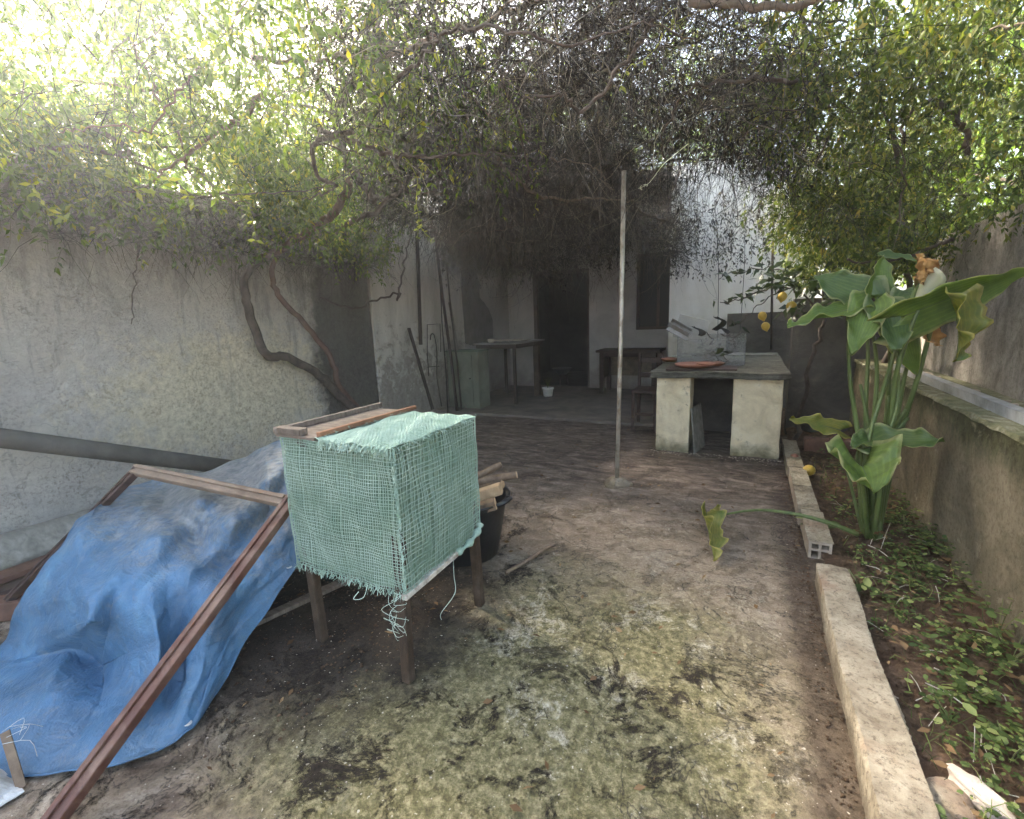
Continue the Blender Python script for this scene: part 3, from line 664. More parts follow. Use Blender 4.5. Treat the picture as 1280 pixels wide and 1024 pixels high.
ds = thing('wooden_desk', 'dark wooden desk standing under the porch window', 'desk', (-1.85, 8.0, .035))
MB().span((-2.30, 7.62, .735), (-1.25, 8.22, .775)).build('desktop', M['darkwood'], ds, bevel=.008)
for x in (-2.21, -1.35):
    for y in (7.7, 8.14): MB().bar((x, y, .035), (x, y, .734), .07, .07, (0, 1, 0)).build('leg', M['darkwood'], ds, bevel=.004)
MB().span((-2.17, 8.12, .30), (-1.39, 8.14, .72)).build('back_panel', M['lidwood'], ds)
MB().span((-2.215, 7.74, .30), (-2.195, 8.10, .72)).build('side_panel', M['darkwood'], ds)
MB().span((-2.17, 7.69, .66), (-1.39, 7.71, .73)).build('apron', M['darkwood'], ds)

gc = thing('green_cabinet', 'faded green painted cabinet standing against the whitewashed wall', 'cabinet', (-3.86, 6.0, .02))
GX0, GX1 = -4.12, -3.57; GT = sight(578, 440, y=5.9).z
MB().span((GX0, 5.9, .03), (GX1, 6.22, GT)).build('body', M['greencab'], gc, bevel=.006)
mb = MB(); mb.span((GX0+.03, 5.885, .08), (GX1-.10, 5.898, GT-.04)); dd = mb.build('door', M['greencab'], gc, bevel=.004)
mb = MB(); mb.span((GX0-.01, 5.875, GT+.001), (GX1+.01, 6.23, GT+.022)); mb.build('top_panel', M['greencab_dk'], gc, bevel=.004)
mb = MB(); mb.lathe((0, 0, 0), [(.012, 0), (.014, .012), (.006, .02)], 10); mb.v = [(x+GX1-.14, 5.884-z, y+GT*.55) for x, y, z in mb.v]; mb.build('knob', M['iron'], dd)

def leaning(name, a, b, r, mat, lab, cat, grp=None, n=8, flat=None):
    mb = MB()
    if flat: mb.bar(a, b, r, flat, (1, 0, 0))
    else: mb.tube([a, lerp(a, b, .33)+Vector((.006, .004, 0)), lerp(a, b, .66)+Vector((-.004, -.006, 0)), b], [r, r, r*.96, r*.9], n)
    return tag(mb.build(name, mat, smooth=not flat), lab, cat, grp)
XW = -4.06
leaning('iron_bar', lift(sight(541, 512, x=XW+.25), 0), sight(511, 410, x=XW), .045, M['iron'], 'short dark flat bar leaning left against the wall by the cabinet', 'bar', flat=.02)
leaning('drain_strip', sight(526, 431, x=-4.13), sight(521, 285, x=-4.13), .055, M['iron'], 'dark vertical strip hanging on the whitewashed wall left of the poles', 'strip', flat=.02)
leaning('iron_pole', sight(572, 520, x=XW+.25), sight(543, 285, x=XW), .022, M['iron'], 'tallest dark pole leaning behind the green cabinet', 'pole', 'poles leaning by the cabinet')
leaning('iron_pole', sight(577, 515, x=XW+.25), sight(558, 328, x=XW), .013, M['iron'], 'thin rod with a knobbed tip leaning behind the green cabinet', 'pole', 'poles leaning by the cabinet')
leaning('wooden_lath', sight(584, 515, x=XW+.25), sight(562, 378, x=XW), .05, M['plank_grey'], 'pale wooden slat leaning behind the green cabinet', 'slat', flat=.02)
leaning('iron_pole', sight(560, 520, x=XW+.2), sight(550, 350, x=XW), .010, M['iron'], 'thin straight rod leaning just left of the cabinet', 'pole', 'poles leaning by the cabinet')
mb = MB(); q = [sight(*p, x=-4.12) for p in ((536, 470), (534, 440), (534, 406), (550, 405), (551, 440))]
mb.tube(q, .007, 6); mb.tube(smooth_path([sight(*p, x=-4.11) for p in ((538, 425), (539, 418), (543, 420), (546, 440), (546, 470), (549, 490), (552, 508))], 5), .009, 6); mb.tube([sight(534, 459, x=-4.12), sight(549, 458, x=-4.12)], .006, 6)
tag(mb.build('wire_bracket', M['iron'], smooth=True), 'thin rusty wire bracket with a hooked rod on the whitewashed wall', 'bracket')

pp = sight(685, 495, z=.035); pt = thing('flower_pot', 'small white flower pot on the porch floor beside the table', 'pot', pp)
mb = MB(); mb.lathe(pp, [(.075, 0), (.092, .12), (.10, .122), (.10, .145), (.092, .145), (.085, .12), (.01, .115)], 24); mb.build('pot', M['white'], pt, smooth=True)
mb = MB(); mb.lathe(pp+Vector((0, 0, .118)), [(.08, 0), (.078, .012), (.01, .016)], 16); mb.build('soil', M['soil'], pt)
mb = MB()
for k in range(5):
    a = random.uniform(0, 6); mb.tube(smooth_path([pp+Vector((0, 0, .12)), pp+Vector((.02*math.cos(a), .02*math.sin(a), .22)), pp+Vector((.07*math.cos(a), .07*math.sin(a), random.uniform(.25, .36)))], 3), .004, 5)
mb.build('stems', M['twig_green'], pt)
bp = sight(703, 482, z=.035); bt = thing('grey_basin_stand', 'grey basin on a small stand just inside the doorway', 'basin', bp)
mb = MB(); mb.lathe(bp+Vector((0, 0, .22)), [(.09, 0), (.17, .10), (.19, .12), (.185, .125), (.15, .10), (.01, .03)], 24); mb.build('basin', M['greyplast'], bt, smooth=True)
for k in range(3):
    a = k*2.1+.4; MB().tube([bp+Vector((.11*math.cos(a), .11*math.sin(a), 0)), bp+Vector((.07*math.cos(a), .07*math.sin(a), .225))], .012, 6).build('leg', M['iron'], bt)

# ---- metal pole in the yard
pb = sight(771, 606, z=0); po = thing('metal_pole', 'slender pale metal pole set in a cement lump in the yard', 'pole', pb)
ptop = sight(780, 214, y=3.55)
MB().tube([pb+Vector((0, 0, -.01)), lerp(pb, ptop, .5)+Vector((.004, 0, 0)), ptop], .0165, 14).build('post', M['polegal'], po, smooth=True)
mb = MB(); mb.lathe(pb, [(.115, -.01), (.105, .018), (.07, .045), (.035, .06), (.02, .062)], 22, .12); mb.v = [(x+random.uniform(-.006, .006), y+random.uniform(-.006, .006), z+random.uniform(-.004, .004)) for x, y, z in mb.v]
mb.build('cement_foot', M['kerb'], po)

# ---- hutch wrapped in green netting
HX0, HX1, HY0, HY1, HB, HT = -1.63, -1.06, 1.165, 1.70, .365, .905
hu = thing('hutch', 'raised box on wooden legs wrapped in green netting', 'hutch', (-1.34, 1.43, 0))
for (x, y, bx_, by_) in ((HX1-.035, HY0+.012, HX1-.026, HY0+.006), (HX1-.035, HY1-.05, HX1-.020, HY1-.012), (HX0+.035, HY0+.005, HX0+.05, HY0+.035), (HX0+.035, HY1-.06, HX0+.035, HY1-.03)):
    MB().bar((bx_, by_, -.005), (x, y+.025, HT-.05), .040, .036, (0, 1, 0)).build('leg', M['legwood'], hu, bevel=.004)
for a, b in (((HX0+.02, HY0+.03, HB+.02), (HX1-.04, HY0+.03, HB+.02)), ((HX0+.03, HY0+.03, HB+.02), (HX0+.03, HY1-.03, HB+.02)), ((HX0+.03, HY1-.03, HB+.02), (HX1-.04, HY1-.03, HB+.02))):
    MB().bar(a, b, .03, .035).build('rail', M['legwood'], hu, bevel=.003)
MB().bar((HX1-.004, HY0-.005, HB-.012), (HX1-.002, HY0+.36, HB-.004), .024, .022).build('rail', M['paleslat'], hu, bevel=.003)
for y in (HY0+.03, HY1-.03): MB().bar((HX0+.02, y, HT-.03), (HX1-.02, y, HT-.03), .03, .035).build('rail', M['legwood'], hu)
MB().span((HX0+.03, HY0+.04, HB+.005), (HX1-.035, HY1-.04, HB+.017)).build('floor_board', M['lidwood'], hu)
# netting: woven strands, bulging a little
def net_face(o, e1, e2, nrm, n1, n2, rad, wob, seed, mat, name, liner=True):
    o = Vector(o); e1 = Vector(e1); e2 = Vector(e2); nrm = Vector(nrm); rs = np.random.default_rng(seed); ph = rs.uniform(0, 6, 6)
    def P(u, v):
        d = .012*math.sin(math.pi*u)*math.sin(math.pi*v) + .004*math.sin(u*11+ph[0])*math.sin(v*8+ph[1]) + .003*math.sin(u*23+v*17+ph[5])
        du = wob*(math.sin(v*9+ph[2]+u*2)+.7*math.sin(v*21+ph[3]+u*5)); dv = wob*(math.sin(u*8+ph[4]+v*3)+.8*math.sin(u*19+ph[5]))
        return o + e1*(u+du*math.sin(math.pi*u)) + e2*(v+dv*math.sin(math.pi*v)) + nrm*d
    V = []; F = []
    def strand(pts, r, up_):
        k0 = len(V)
        for i, p in enumerate(pts):
            t = (pts[min(i+1, len(pts)-1)]-pts[max(i-1, 0)]).normalized(); sd_ = t.cross(nrm).normalized()
            rr = r*rs.uniform(.75, 1.3)
            V.extend([p+sd_*rr, p+nrm*rr*.9, p-sd_*rr, p-nrm*rr*.5])
        for i in range(len(pts)-1):
            for k in range(4):
                F.append((k0+i*4+k, k0+i*4+(k+1) % 4, k0+(i+1)*4+(k+1) % 4, k0+(i+1)*4+k))
    for i in range(n1+1):
        u = min(max((i+rs.normal()*.12)/n1, 0), 1); strand([P(u, v) for v in np.linspace(0, 1, n2+1)], rad, nrm)
        if i % 2 == 0: strand([P(min(u+.3/n1, 1), v)+nrm*.0015 for v in np.linspace(0, 1, n2+1)], rad*.55, nrm)
    for j in range(n2+1):
        v = min(max((j+rs.normal()*.12)/n2, 0), 1); strand([P(u, v)+nrm*(.0012*(1 if (k+j) % 2 else -1)) for k, u in enumerate(np.linspace(0, 1, n1+1))], rad, nrm)
    ob = np_mesh(name, np.array([tuple(v) for v in V]), np.array(F), mat, hu)
    ob['kind'] = 'stuff'
    if liner:
        mb = MB(); mb.grid([[P(u, v)-nrm*(.010+.004*math.sin(u*14+v*6)) for u in np.linspace(.01, .99, 20)] for v in np.linspace(.01, .99, 20)])
        mb.build('inner_netting', M['liner'], hu, smooth=True)
net_face((HX0, HY0, HB), (HX1-HX0, 0, 0), (0, 0, HT-HB), (0, -1, 0), 58, 46, .0015, .0028, 1, M['net'], 'net_panel')
net_face((HX1, HY0, HB), (0, HY1-HY0, 0), (0, 0, HT-HB), (1, 0, 0), 30, 30, .0019, .0028, 2, M['net'], 'net_panel')
net_face((HX0, HY1, HB), (0, HY0-HY1, 0), (0, 0, HT-HB), (-1, 0, 0), 27, 27, .002, .004, 3, M['net'], 'net_panel')
net_face((HX1, HY1, HB), (HX0-HX1, 0, 0), (0, 0, HT-HB), (0, 1, 0), 30, 27, .002, .004, 4, M['net'], 'net_panel')
net_face((HX0+.22, HY0-.012, HT+.008), (HX1-HX0-.215, 0, 0), (0, HY1-HY0+.015, 0), (0, 0, 1), 46, 56, .0024, .008, 5, M['net'], 'top_netting')
# frayed hems: top edge, corner, bottom
V = []; F = []
def fray(a, b, nrm, n, L, drop, r=.0016):
    a = Vector(a); b = Vector(b); nrm = Vector(nrm)
    for i in range(n):
        p = lerp(a, b, random.random()) + Vector((random.gauss(0, .004), random.gauss(0, .004), random.gauss(0, .006)))
        d = (nrm*random.uniform(.2, 1.0) + Vector((0, 0, -drop))*random.uniform(.3, 1.2) + (b-a).normalized()*random.gauss(0, .45)).normalized()
        l = L*random.uniform(.4, 1.3); pts = [p, p+d*l*.5, p+d*l+Vector((random.gauss(0, .005), random.gauss(0, .005), -.3*l*drop))]
        s2 = d.cross(Vector((random.gauss(0, 1), random.gauss(0, 1), random.gauss(0, 1)))).normalized()*r
        k = len(V); 
        for q in pts: V.extend([q+s2, q-s2])
        F.extend([(k, k+1, k+3, k+2), (k+2, k+3, k+5, k+4)])
fray((HX0+.23, HY0-.012, HT+.006), (HX1, HY0-.012, HT+.006), (0, -1, 0), 300, .018, 1.2)
fray((HX1+.003, HY0-.01, HT+.006), (HX1+.003, HY1, HT+.006), (1, 0, 0), 160, .011, 1.0)
fray((HX1+.003, HY0-.003, HB+.02), (HX1+.003, HY0-.003, HT), (.5, -.5, 0), 220, .014, .5)
fray((HX0, HY0-.003, HB+.002), (HX1, HY0-.003, HB+.002), (0, -.4, 0), 260, .017, 1.2, .0015)
fray((HX0+.22, HY0-.01, HT+.012), (HX0+.22, HY1, HT+.012), (-1, 0, .2), 120, .012, .1)
fr_ = np_mesh('frayed_hem', np.array([tuple(v) for v in V]), np.array(F), M['net'], hu); fr_['kind'] = 'stuff'
mb = MB()      # rolled net hem along the lower right edge
mb.tube(smooth_path([(HX1+.006, HY0+.33, HB+.0), (HX1+.012, HY0+.42, HB+.005), (HX1+.01, HY0+.50, HB+.03), (HX1+.004, HY1-.005, HB+.05)], 6), [.012+.006*math.sin(k*1.3) for k in range(19)], 8); mb.build('rolled_hem', M['net'], hu, smooth=True)
mb = MB()
for k in range(3):
    q = [Vector((HX1-.01, HY0-.01, HB-.0))]; ph = random.uniform(0, 6)
    for j in range(12): q.append(Vector((HX1-.02-.05*random.random()+.03*math.cos(j*1.5+ph), HY0-.015+.03*math.sin(j*1.5+ph), HB-.02-.02*j*random.uniform(.4, 1.0))))
    mb.tube(smooth_path(q, 4), .0009, 4)
mb.tube(smooth_path([(HX1+.005, HY0+.30, HB), (HX1+.01, HY0+.29, HB-.08), (HX1+.03, HY0+.26, HB-.14), (HX1+.0, HY0+.2, HB-.2), (HX1-.01, HY0+.21, HB-.24)], 6), .0013, 4)
mb.tube(smooth_path([(HX0+.40, HY0-.01, HB), (HX0+.38, HY0-.02, HB-.05), (HX0+.34, HY0-.03, HB-.06), (HX0+.36, HY0-.02, HB-.03)], 6), .0013, 4)
lo = mb.build('loose_twine', M['string'], hu, smooth=True); lo['kind'] = 'stuff'
# wooden lid at the back-left of the top
MB().span((HX0-.02, HY0-.005, HT+.002), (HX0+.20, HY1+.02, HT+.012)).build('lid_board', M['lidwood'], hu)
MB().bar((HX0-.012, HY0-.01, HT+.024), (HX0-.012, HY1+.05, HT+.024), .022, .022).build('lid_slat', M['lidwood'], hu, bevel=.003)
MB().bar((HX0+.205, HY0+.01, HT+.022), (HX0+.205, HY1+.05, HT+.022), .02, .018).build('lid_slat', M['redslat'], hu, bevel=.003)
MB().bar((HX0-.025, HY0+.012, HT+.026), (HX0+.125, HY0+.012, HT+.026), .04, .026).build('lid_slat', M['lidwood'], hu, bevel=.003)

# ---- black tub with firewood
bc = Vector((-1.42, 2.10, 0)); tbk = thing('rubber_tub', 'black rubber tub full of firewood behind the hutch', 'tub', bc)
mb = MB(); mb.lathe(bc, [(.17, 0), (.19, .01), (.245, .30), (.262, .345), (.275, .35), (.272, .36), (.25, .352), (.235, .30), (.18, .03), (.01, .028)], 36, .015); mb.build('tub', M['black'], tbk, smooth=True)
mb = MB(); mb.tube(smooth_path([bc+Vector((.25, -.06, .345)), bc+Vector((.29, -.03, .36)), bc+Vector((.29, .04, .36)), bc+Vector((.25, .07, .345))], 5), .012, 8); mb.build('handle', M['black'], tbk, smooth=True)
logs = [((.04, -.02, .34), (.22, .06, .40), .038, 'sawn pale firewood block sticking out of the black tub'), ((-.1, .1, .36), (.24, .22, .43), .024, 'round branch on top of the firewood tub'), ((-.15, -.05, .34), (.12, .25, .47), .02, 'thin branch at the back of the firewood tub'), ((.08, -.15, .31), (.25, -.06, .36), .034, 'short split log at the front of the firewood tub'), ((-.15, .02, .33), (.1, -.14, .37), .04, 'bark covered log across the middle of the firewood tub'), ((-.05, .16, .34), (.17, .17, .38), .03, 'split log at the far side of the firewood tub')]
for i, (a, b, r_, lab) in enumerate(logs):
    a = bc+Vector(a); b = bc+Vector(b); lg = thing('firewood_log', lab, 'firewood', a, 'firewood in the tub')
    if i in (0, 3):
        mb = MB(); mb.bar(a, b, r_*2, r_*1.5, (.3, .2, 1)); mb.build('split_wood', M['cutwood'] if i == 0 else M['log'], lg, bevel=.004)
        d = (b-a).normalized(); mb = MB(); mb.bar(b+d*.0005, b+d*.003, r_*1.9, r_*1.4, (.3, .2, 1)); mb.build('cut_face', M['cutwood'], lg)
    else:
        mb = MB(); mb.tube([a, lerp(a, b, .4)+Vector((.005, -.004, .004)), b], [r_, r_*1.06, r_*.93], 10); mb.build('bark', M['log'], lg, smooth=True)
        d = (b-a).normalized(); mb = MB(); mb.tube([b+d*.0005, b+d*.003], r_*.85, 10); mb.build('cut_face', M['cutwood'], lg)
a = sight(632, 716, z=.012); b = sight(693, 681, z=.03)
mb = MB(); mb.tube(smooth_path([a, lerp(a, b, .4)+Vector((.01, 0, .006)), lerp(a, b, .75)+Vector((-.008, 0, .004)), b], 4), [.010]*13, 8)
tag(mb.build('broken_stick', M['log'], smooth=True), 'thin bare stick lying on the concrete near the tub', 'stick')

# ---- grey pipe and boards along the left wall
a = sight(-60, 541, x=-3.75); b = sight(285, 584, x=-3.6)
d = (b-a); b = a + d*((a.z-.058)/(a.z-b.z)); a = a - d*.9; a.x = -4.12
mb = MB(); mb.tube([a, lerp(a, b, .5), b], .058, 18)
pi_ = tag(mb.build('grey_pipe', M['pipe'], smooth=True), 'thick grey pipe slanting along the left wall above the tarpaulin', 'pipe')
mb = MB(); a = Vector((-3.95, .2, .02)); b = Vector((-3.75, 2.4, .03))
prof = [(.16*math.cos(R(180*k/10)), .16*math.sin(R(180*k/10))) for k in range(11)]
mb.grid([[(p.x+c0, p.y, p.z+c1) for c0, c1 in prof] for p in (lerp(a, b, k/6) for k in range(7))])
tag(mb.build('cement_gutter', M['plank_grey'], smooth=True, solid=.014), 'upturned grey cement half pipe on the ground by the left wall', 'gutter')
def board(a, b, wd, th, mat, lab, up_=(0, 0, 1)):
    return tag(MB().bar(a, b, wd, th, up_).build('loose_board', mat, bevel=.003), lab, 'board')
board((-3.35, .45, .06), (-2.9, 1.5, .22), .10, .025, M['darkwood'], 'dark board sticking out at the far left under the tarpaulin')
board((-3.6, .75, .04), (-3.2, 2.0, .20), .14, .03, M['redbrick'], 'reddish board lying behind the tarpaulin by the half pipe')
board(sight(240, 610, y=1.62), sight(342, 590, y=1.95)+Vector((0, 0, .05)), .03, .02, M['frame_pale'], 'thin pale lath poking out above the tarpaulin near the hutch')
board((-1.98, 1.02, .012), (-1.62, 1.72, .11), .05, .02, M['lidwood'], 'thin lath on the ground between the tarpaulin and the hutch')
board((-2.6, 1.9, .05), (-1.75, 1.5, .16), .12, .03, M['darkwood'], 'dark board in the shadow under the right end of the tarpaulin')
board(sight(300, 745, y=1.25), sight(392, 700, y=1.72), .03, .02, M['lidwood'], 'slanting lath behind the left leg of the hutch')
board((-3.0, 1.5, .10), (-2.3, 2.5, .18), .2, .03, M['lidwood'], 'wide weathered board propping up the tarpaulin')
for i, (x, y, z, rz) in enumerate(((-3.35, .62, .05, .3), (-3.12, .70, .05, .9))):
    tag(MB().box((x, y, z), (.22, .11, .09), (0, .1, rz), .004).build('old_brick', M['redbrick'], bevel=.006), ['old red brick at the left edge by the half pipe', 'old red brick half hidden beside the tarpaulin'][i], 'brick')

for k, (x0, y0, x1, y1, z, w_, lab) in enumerate(((-2.55, 1.25, -1.85, 1.75, .10, .3, 'bottom dark plank added to the pile under the tarpaulin to keep light out'), (-2.7, 1.5, -1.9, 1.9, .18, .26, 'second dark plank added to the pile under the tarpaulin to keep light out'), (-2.75, 1.3, -2.05, 1.95, .27, .3, 'topmost dark plank added to the pile under the tarpaulin to keep light out'))):
    board((x0, y0, z), (x1, y1, z+.02), w_, .05, M['darkwood'], lab)  # unseen filler planks, added so light does not get under the sheet
# ---- blue tarpaulin: sheet draped over the pile
ctl = [[(92, 655, .51), (120, 634, .56), (165, 606, .53), (210, 594, .55), (255, 590, .57), (300, 572, .62), (330, 556, .68), (358, 541, .72)],
       [(70, 690, .43), (102, 668, .52), (160, 640, .53), (205, 632, .49), (250, 628, .58), (300, 612, .55), (335, 600, .64), (366, 585, .63)],
       [(48, 725, .33), (98, 706, .45), (150, 680, .47), (200, 672, .52), (245, 668, .45), (292, 655, .54), (335, 640, .49), (372, 628, .54)],
       [(24, 762, .22), (100, 745, .41), (145, 725, .43), (195, 715, .42), (240, 712, .42), (285, 700, .37), (330, 685, .42), (378, 662, .43)],
       [(10, 800, .06), (108, 782, .35), (140, 772, .29), (190, 757, .35), (228, 760, .29), (275, 745, .32), (325, 722, .32), (380, 694, .34)],
       [(-15, 835, .05), (85, 812, .12), (135, 830, .04), (198, 800, .25), (225, 800, .17), (262, 790, .22), (305, 765, .22), (345, 738, .23)],
       [(-35, 880, .05), (55, 862, .14), (125, 880, .04), (192, 865, .13), (222, 860, .05), (250, 845, .12), (280, 825, .13), (305, 800, .11)],
       [(-60, 972, .012), (15, 972, .012), (75, 968, .012), (130, 960, .012), (180, 948, .012), (215, 930, .012), (242, 912, .012), (263, 876, .012)]]
C = [[sight(px, py, z=zz) for px, py, zz in r_] for r_ in ctl]
def cr(p0, p1, p2, p3, t): return .5*((2*p1)+(p2-p0)*t+(2*p0-5*p1+4*p2-p3)*t*t+(3*p1-p0-3*p2+p3)*t**3)
def ev(row, u):
    n_ = len(row)-1; x = min(u*n_, n_-1e-6); i = int(x); t = x-i
    return cr(row[max(i-1, 0)], row[i], row[i+1], row[min(i+2, n_)], t)*.3 + (row[i]*(1-t)+row[i+1]*t)*.7
NU = NV = 150
G = [[None]*(NU+1) for _ in range(NV+1)]
for j in range(NU+1):
    colp = [ev(C[i], j/NU) for i in range(8)]
    for i in range(NV+1): G[i][j] = ev(colp, i/NV)
def ridge(u, v, a, b, wd):          # folded crease from a to b in sheet coordinates
    ax, ay = a; bx_, by_ = b; dx, dy = bx_-ax, by_-ay; L2 = dx*dx+dy*dy
    t = max(0, min(1, ((u-ax)*dx+(v-ay)*dy)/L2)); d = math.hypot(u-ax-t*dx, v-ay-t*dy)
    return max(0, 1-d/wd)**1.4
creases = [((.18, .22), (.20, .62), .10, .07), ((.20, .62), (.10, .95), .12, .05), ((.55, .55), (.48, .98), .10, .055), ((.62, .60), (.80, .30), .09, .04), ((.30, .52), (.42, .66), .10, -.10), ((.36, .60), (.30, .95), .14, -.075), ((.42, .10), (.36, .34), .08, .04), ((.66, .12), (.50, .42), .07, .032), ((.78, .95), (.70, .55), .10, -.04), ((.9, .15), (.86, .6), .07, .03), ((.05, .80), (.3, .86), .05, .035), ((.12, .93), (.32, .82), .05, -.04), ((.55, .3), (.75, .2), .06, -.03), ((.5, .75), (.65, .9), .08, .03)]
fold_set = [(random.uniform(0, math.pi), random.uniform(1.6, 3.0), random.uniform(0, 1), random.uniform(.030, .050), random.uniform(0, 6)) for _ in range(4)] + [(random.uniform(0, math.pi), random.uniform(4, 7), random.uniform(0, 1), random.uniform(.003, .007), random.uniform(0, 6)) for _ in range(4)]
def folds(u, v):
    """straight sharp creases running across the sheet in a few directions, fading in and out"""
    h_ = 0
    for a, f, ph, am, q in fold_set:
        t = (u*math.cos(a)+v*math.sin(a))*f + ph + .10*math.sin(3*(v*math.cos(a)-u*math.sin(a))*3+q)
        k = .45+.55*math.sin(2.3*(u*math.sin(a)-v*math.cos(a))*2+q)
        h_ += am*max(0, k)*(abs((t % 1)-.5)*4-1)
    return h_
GG = []
for i in range(NV+1):
    rr = []
    for j in range(NU+1):
        p = G[i][j]; u = j/NU; v = i/NV
        du = G[i][min(j+1, NU)]-G[i][max(j-1, 0)]; dv = G[min(i+1, NV)][j]-G[max(i-1, 0)][j]
        nrm = du.cross(dv); nrm.normalize()
        if nrm.dot(EYE-p) < 0: nrm = -nrm
        d = sum(h_*ridge(u, v, a, b, wd) for a, b, wd, h_ in creases)
        d = folds(u, v)*.42
        d += .004*math.sin(u*31-v*22+math.sin(u*9)) + .002*math.sin(u*57+v*41)
        d *= min(1, (1-v)*7+.12)
        q = p + nrm*d
        q.z = max(q.z, .008+.006*(1+math.sin(u*25))*(v > .9))
        rr.append(q)
    GG.append(rr)
tp = thing('tarpaulin', 'crumpled dirty blue tarpaulin thrown over a pile of boards', 'tarpaulin', (-2.2, 1.0, 0))
mb = MB(); mb.grid(GG); mb.build('sheet', M['tarp'], tp, smooth=True, solid=.003)
hem = MB(); hem.tube([GG[NV][j]+Vector((0, 0, .003)) for j in range(0, NU+1, 3)], .004, 5); hem.tube([GG[i][NU] for i in range(0, NV+1, 3)], .004, 5); hem.build('hem', M['tarp'], tp, smooth=True)
for j in (118,):
    q = GG[NV-4][j]; mb = MB(); mb.lathe(q+Vector((0, 0, .003)), [(.011, 0), (.012, .002), (.010, .003), (.006, .002)], 14); mb.build('eyelet', M['alu'], tp, smooth=True)
for i in (8, 92):
    q = GG[i][NU-4]; mb = MB(); mb.lathe(q+Vector((0, 0, .003)), [(.011, 0), (.012, .002), (.010, .003), (.006, .002)], 14); mb.build('eyelet', M['alu'], tp, smooth=True)

# ---- brown wooden frame leaning on the tarpaulin
P1 = sight(362, 628, z=.60); P2 = sight(172, 588, z=.70); F1 = sight(18, 1092, z=.0)
fm = thing('window_surround', 'reddish brown wooden frame leaning across the blue tarpaulin', 'frame', F1)
dlong = F1-P1; nrm = dlong.cross(P2-P1).normalized(); nrm = nrm if nrm.z > 0 else -nrm
def stile(a, b, wd, th, mat, name):
    d = (b-a).normalized(); sx = d.cross(nrm).normalized()
    mb = MB(); mb.bar(a, b, wd, th, nrm); o = mb.build(name, mat, fm, bevel=.004)
    mb = MB(); mb.bar(a+nrm*(th/2+.004)+sx*wd*.18, b+nrm*(th/2+.004)+sx*wd*.18, wd*.34, .010, nrm); mb.build('moulding', mat, o, bevel=.003)
    return o
stile(P1+(P1-F1).normalized()*.02, F1, .055, .035, M['frame'], 'stile')
P4 = sight(-6, 768, z=.02)
stile(P2, P4, .045, .03, M['darkwood'], 'stile')
stile(lerp(P1, P2, .03), lerp(P1, P2, 1.02), .05, .032, M['frame_pale'], 'rail')

# ---- torn white sack at the lower left edge
sk = thing('torn_sack', 'torn white sack with brown edge at the lower left corner', 'sack', (-1.9, .22, 0))
mb = MB(); c0 = sight(-12, 990, z=.05)
rows = []
for i in range(15):
    v = i/14; r_ = []
    for j in range(19):
        u = j/18; q = Vector((-2.08+.22*u+.02*v, .08+.26*v, 0)); hgt = .13*math.exp(-((u-.45)**2*7+(v-.5)**2*6))+.022*abs(math.sin(u*9+v*5))+.018*abs(math.sin(v*11-u*7))
        q.z = .006+hgt*min(1, 5*min(u, v, 1-u, 1-v)+.1); r_.append(q)
    rows.append(r_)
mb = MB(); mb.grid(rows); mb.build('sack_body', M['sack'], sk, smooth=False, solid=.004)
mb = MB(); q0 = sight(6, 915, z=.14); q1 = sight(27, 985, z=.01); mb.bar(q0, q1, .022, .006, (1, -.6, .6)); mb.build('brown_edge', M['log'], sk)
mb = MB()
for k in range(5):
    p = q0+Vector((random.uniform(-.02, .02), random.uniform(-.02, .02), random.uniform(-.03, .01))); mb.tube(smooth_path([p, p+Vector((random.uniform(-.02, .06), random.uniform(.0, .05), random.uniform(-.02, .03))), p+Vector((random.uniform(.0, .1), random.uniform(.0, .08), random.uniform(-.05, .02)))], 3), .0009, 4)
mb.build('loose_threads', M['sack'], sk)['kind'] = 'stuff'

# ================================================================== PLANTS
def unit(a): return a/np.maximum(np.linalg.norm(a, axis=1, keepdims=True), 1e-9)
def leaf_arrays(P, D, L, Wr, up=None, fold=.18, droop=.15):
    """folded lens-shaped leaves: base, two shoulders, tip"""
    n_ = len(P); D = unit(D)
    A = rng.normal(size=(n_, 3)) if up is None else up + rng.normal(size=(n_, 3))*.35
    S = unit(np.cross(D, A)); Nn = unit(np.cross(S, D)); L = np.asarray(L).reshape(-1, 1); W_ = L*np.asarray(Wr).reshape(-1, 1)
    mid = P + D*L*.45; tip = P + D*L - np.array([0, 0, 1])*L*droop
    V = np.stack([P, mid+S*W_*.5+Nn*W_*fold, tip, mid-S*W_*.5+Nn*W_*fold], 1).reshape(-1, 3)
    k = np.arange(n_)[:, None]*4
    F = np.concatenate([k+np.array([[0, 1, 2]]), k+np.array([[0, 2, 3]])], 1).reshape(-1, 3)
    return V, F
def ribbon_arrays(P0, D0, L, K, wd, grav=.25, jit=.35):
    """thin curling stems as narrow ribbons; also returns the joints"""
    n_ = len(P0); P = P0.copy(); D = unit(D0); S = unit(np.cross(D, rng.normal(size=(n_, 3))))
    L = np.asarray(L).reshape(-1, 1)/K; wd = np.asarray(wd).reshape(-1, 1)
    rings = []; joints = [P.copy()]; dirs = [D.copy()]
    for i in range(K+1):
        tp_ = wd*(1-.75*i/K)
        rings += [P+S*tp_*.5, P-S*tp_*.5]
        if i < K:
            P = P + D*L; D = unit(D + rng.normal(size=(n_, 3))*jit + np.array([0, 0, -grav])); joints.append(P.copy()); dirs.append(D.copy())
            S = unit(S - D*np.sum(S*D, 1, keepdims=True))
    V = np.stack(rings, 1).reshape(-1, 3); m = 2*(K+1); k = np.arange(n_)[:, None]*m
    F = np.concatenate([k+np.array([[2*i, 2*i+1, 2*i+3, 2*i+2]]) for i in range(K)], 1).reshape(-1, 4)
    return V, F, joints, dirs
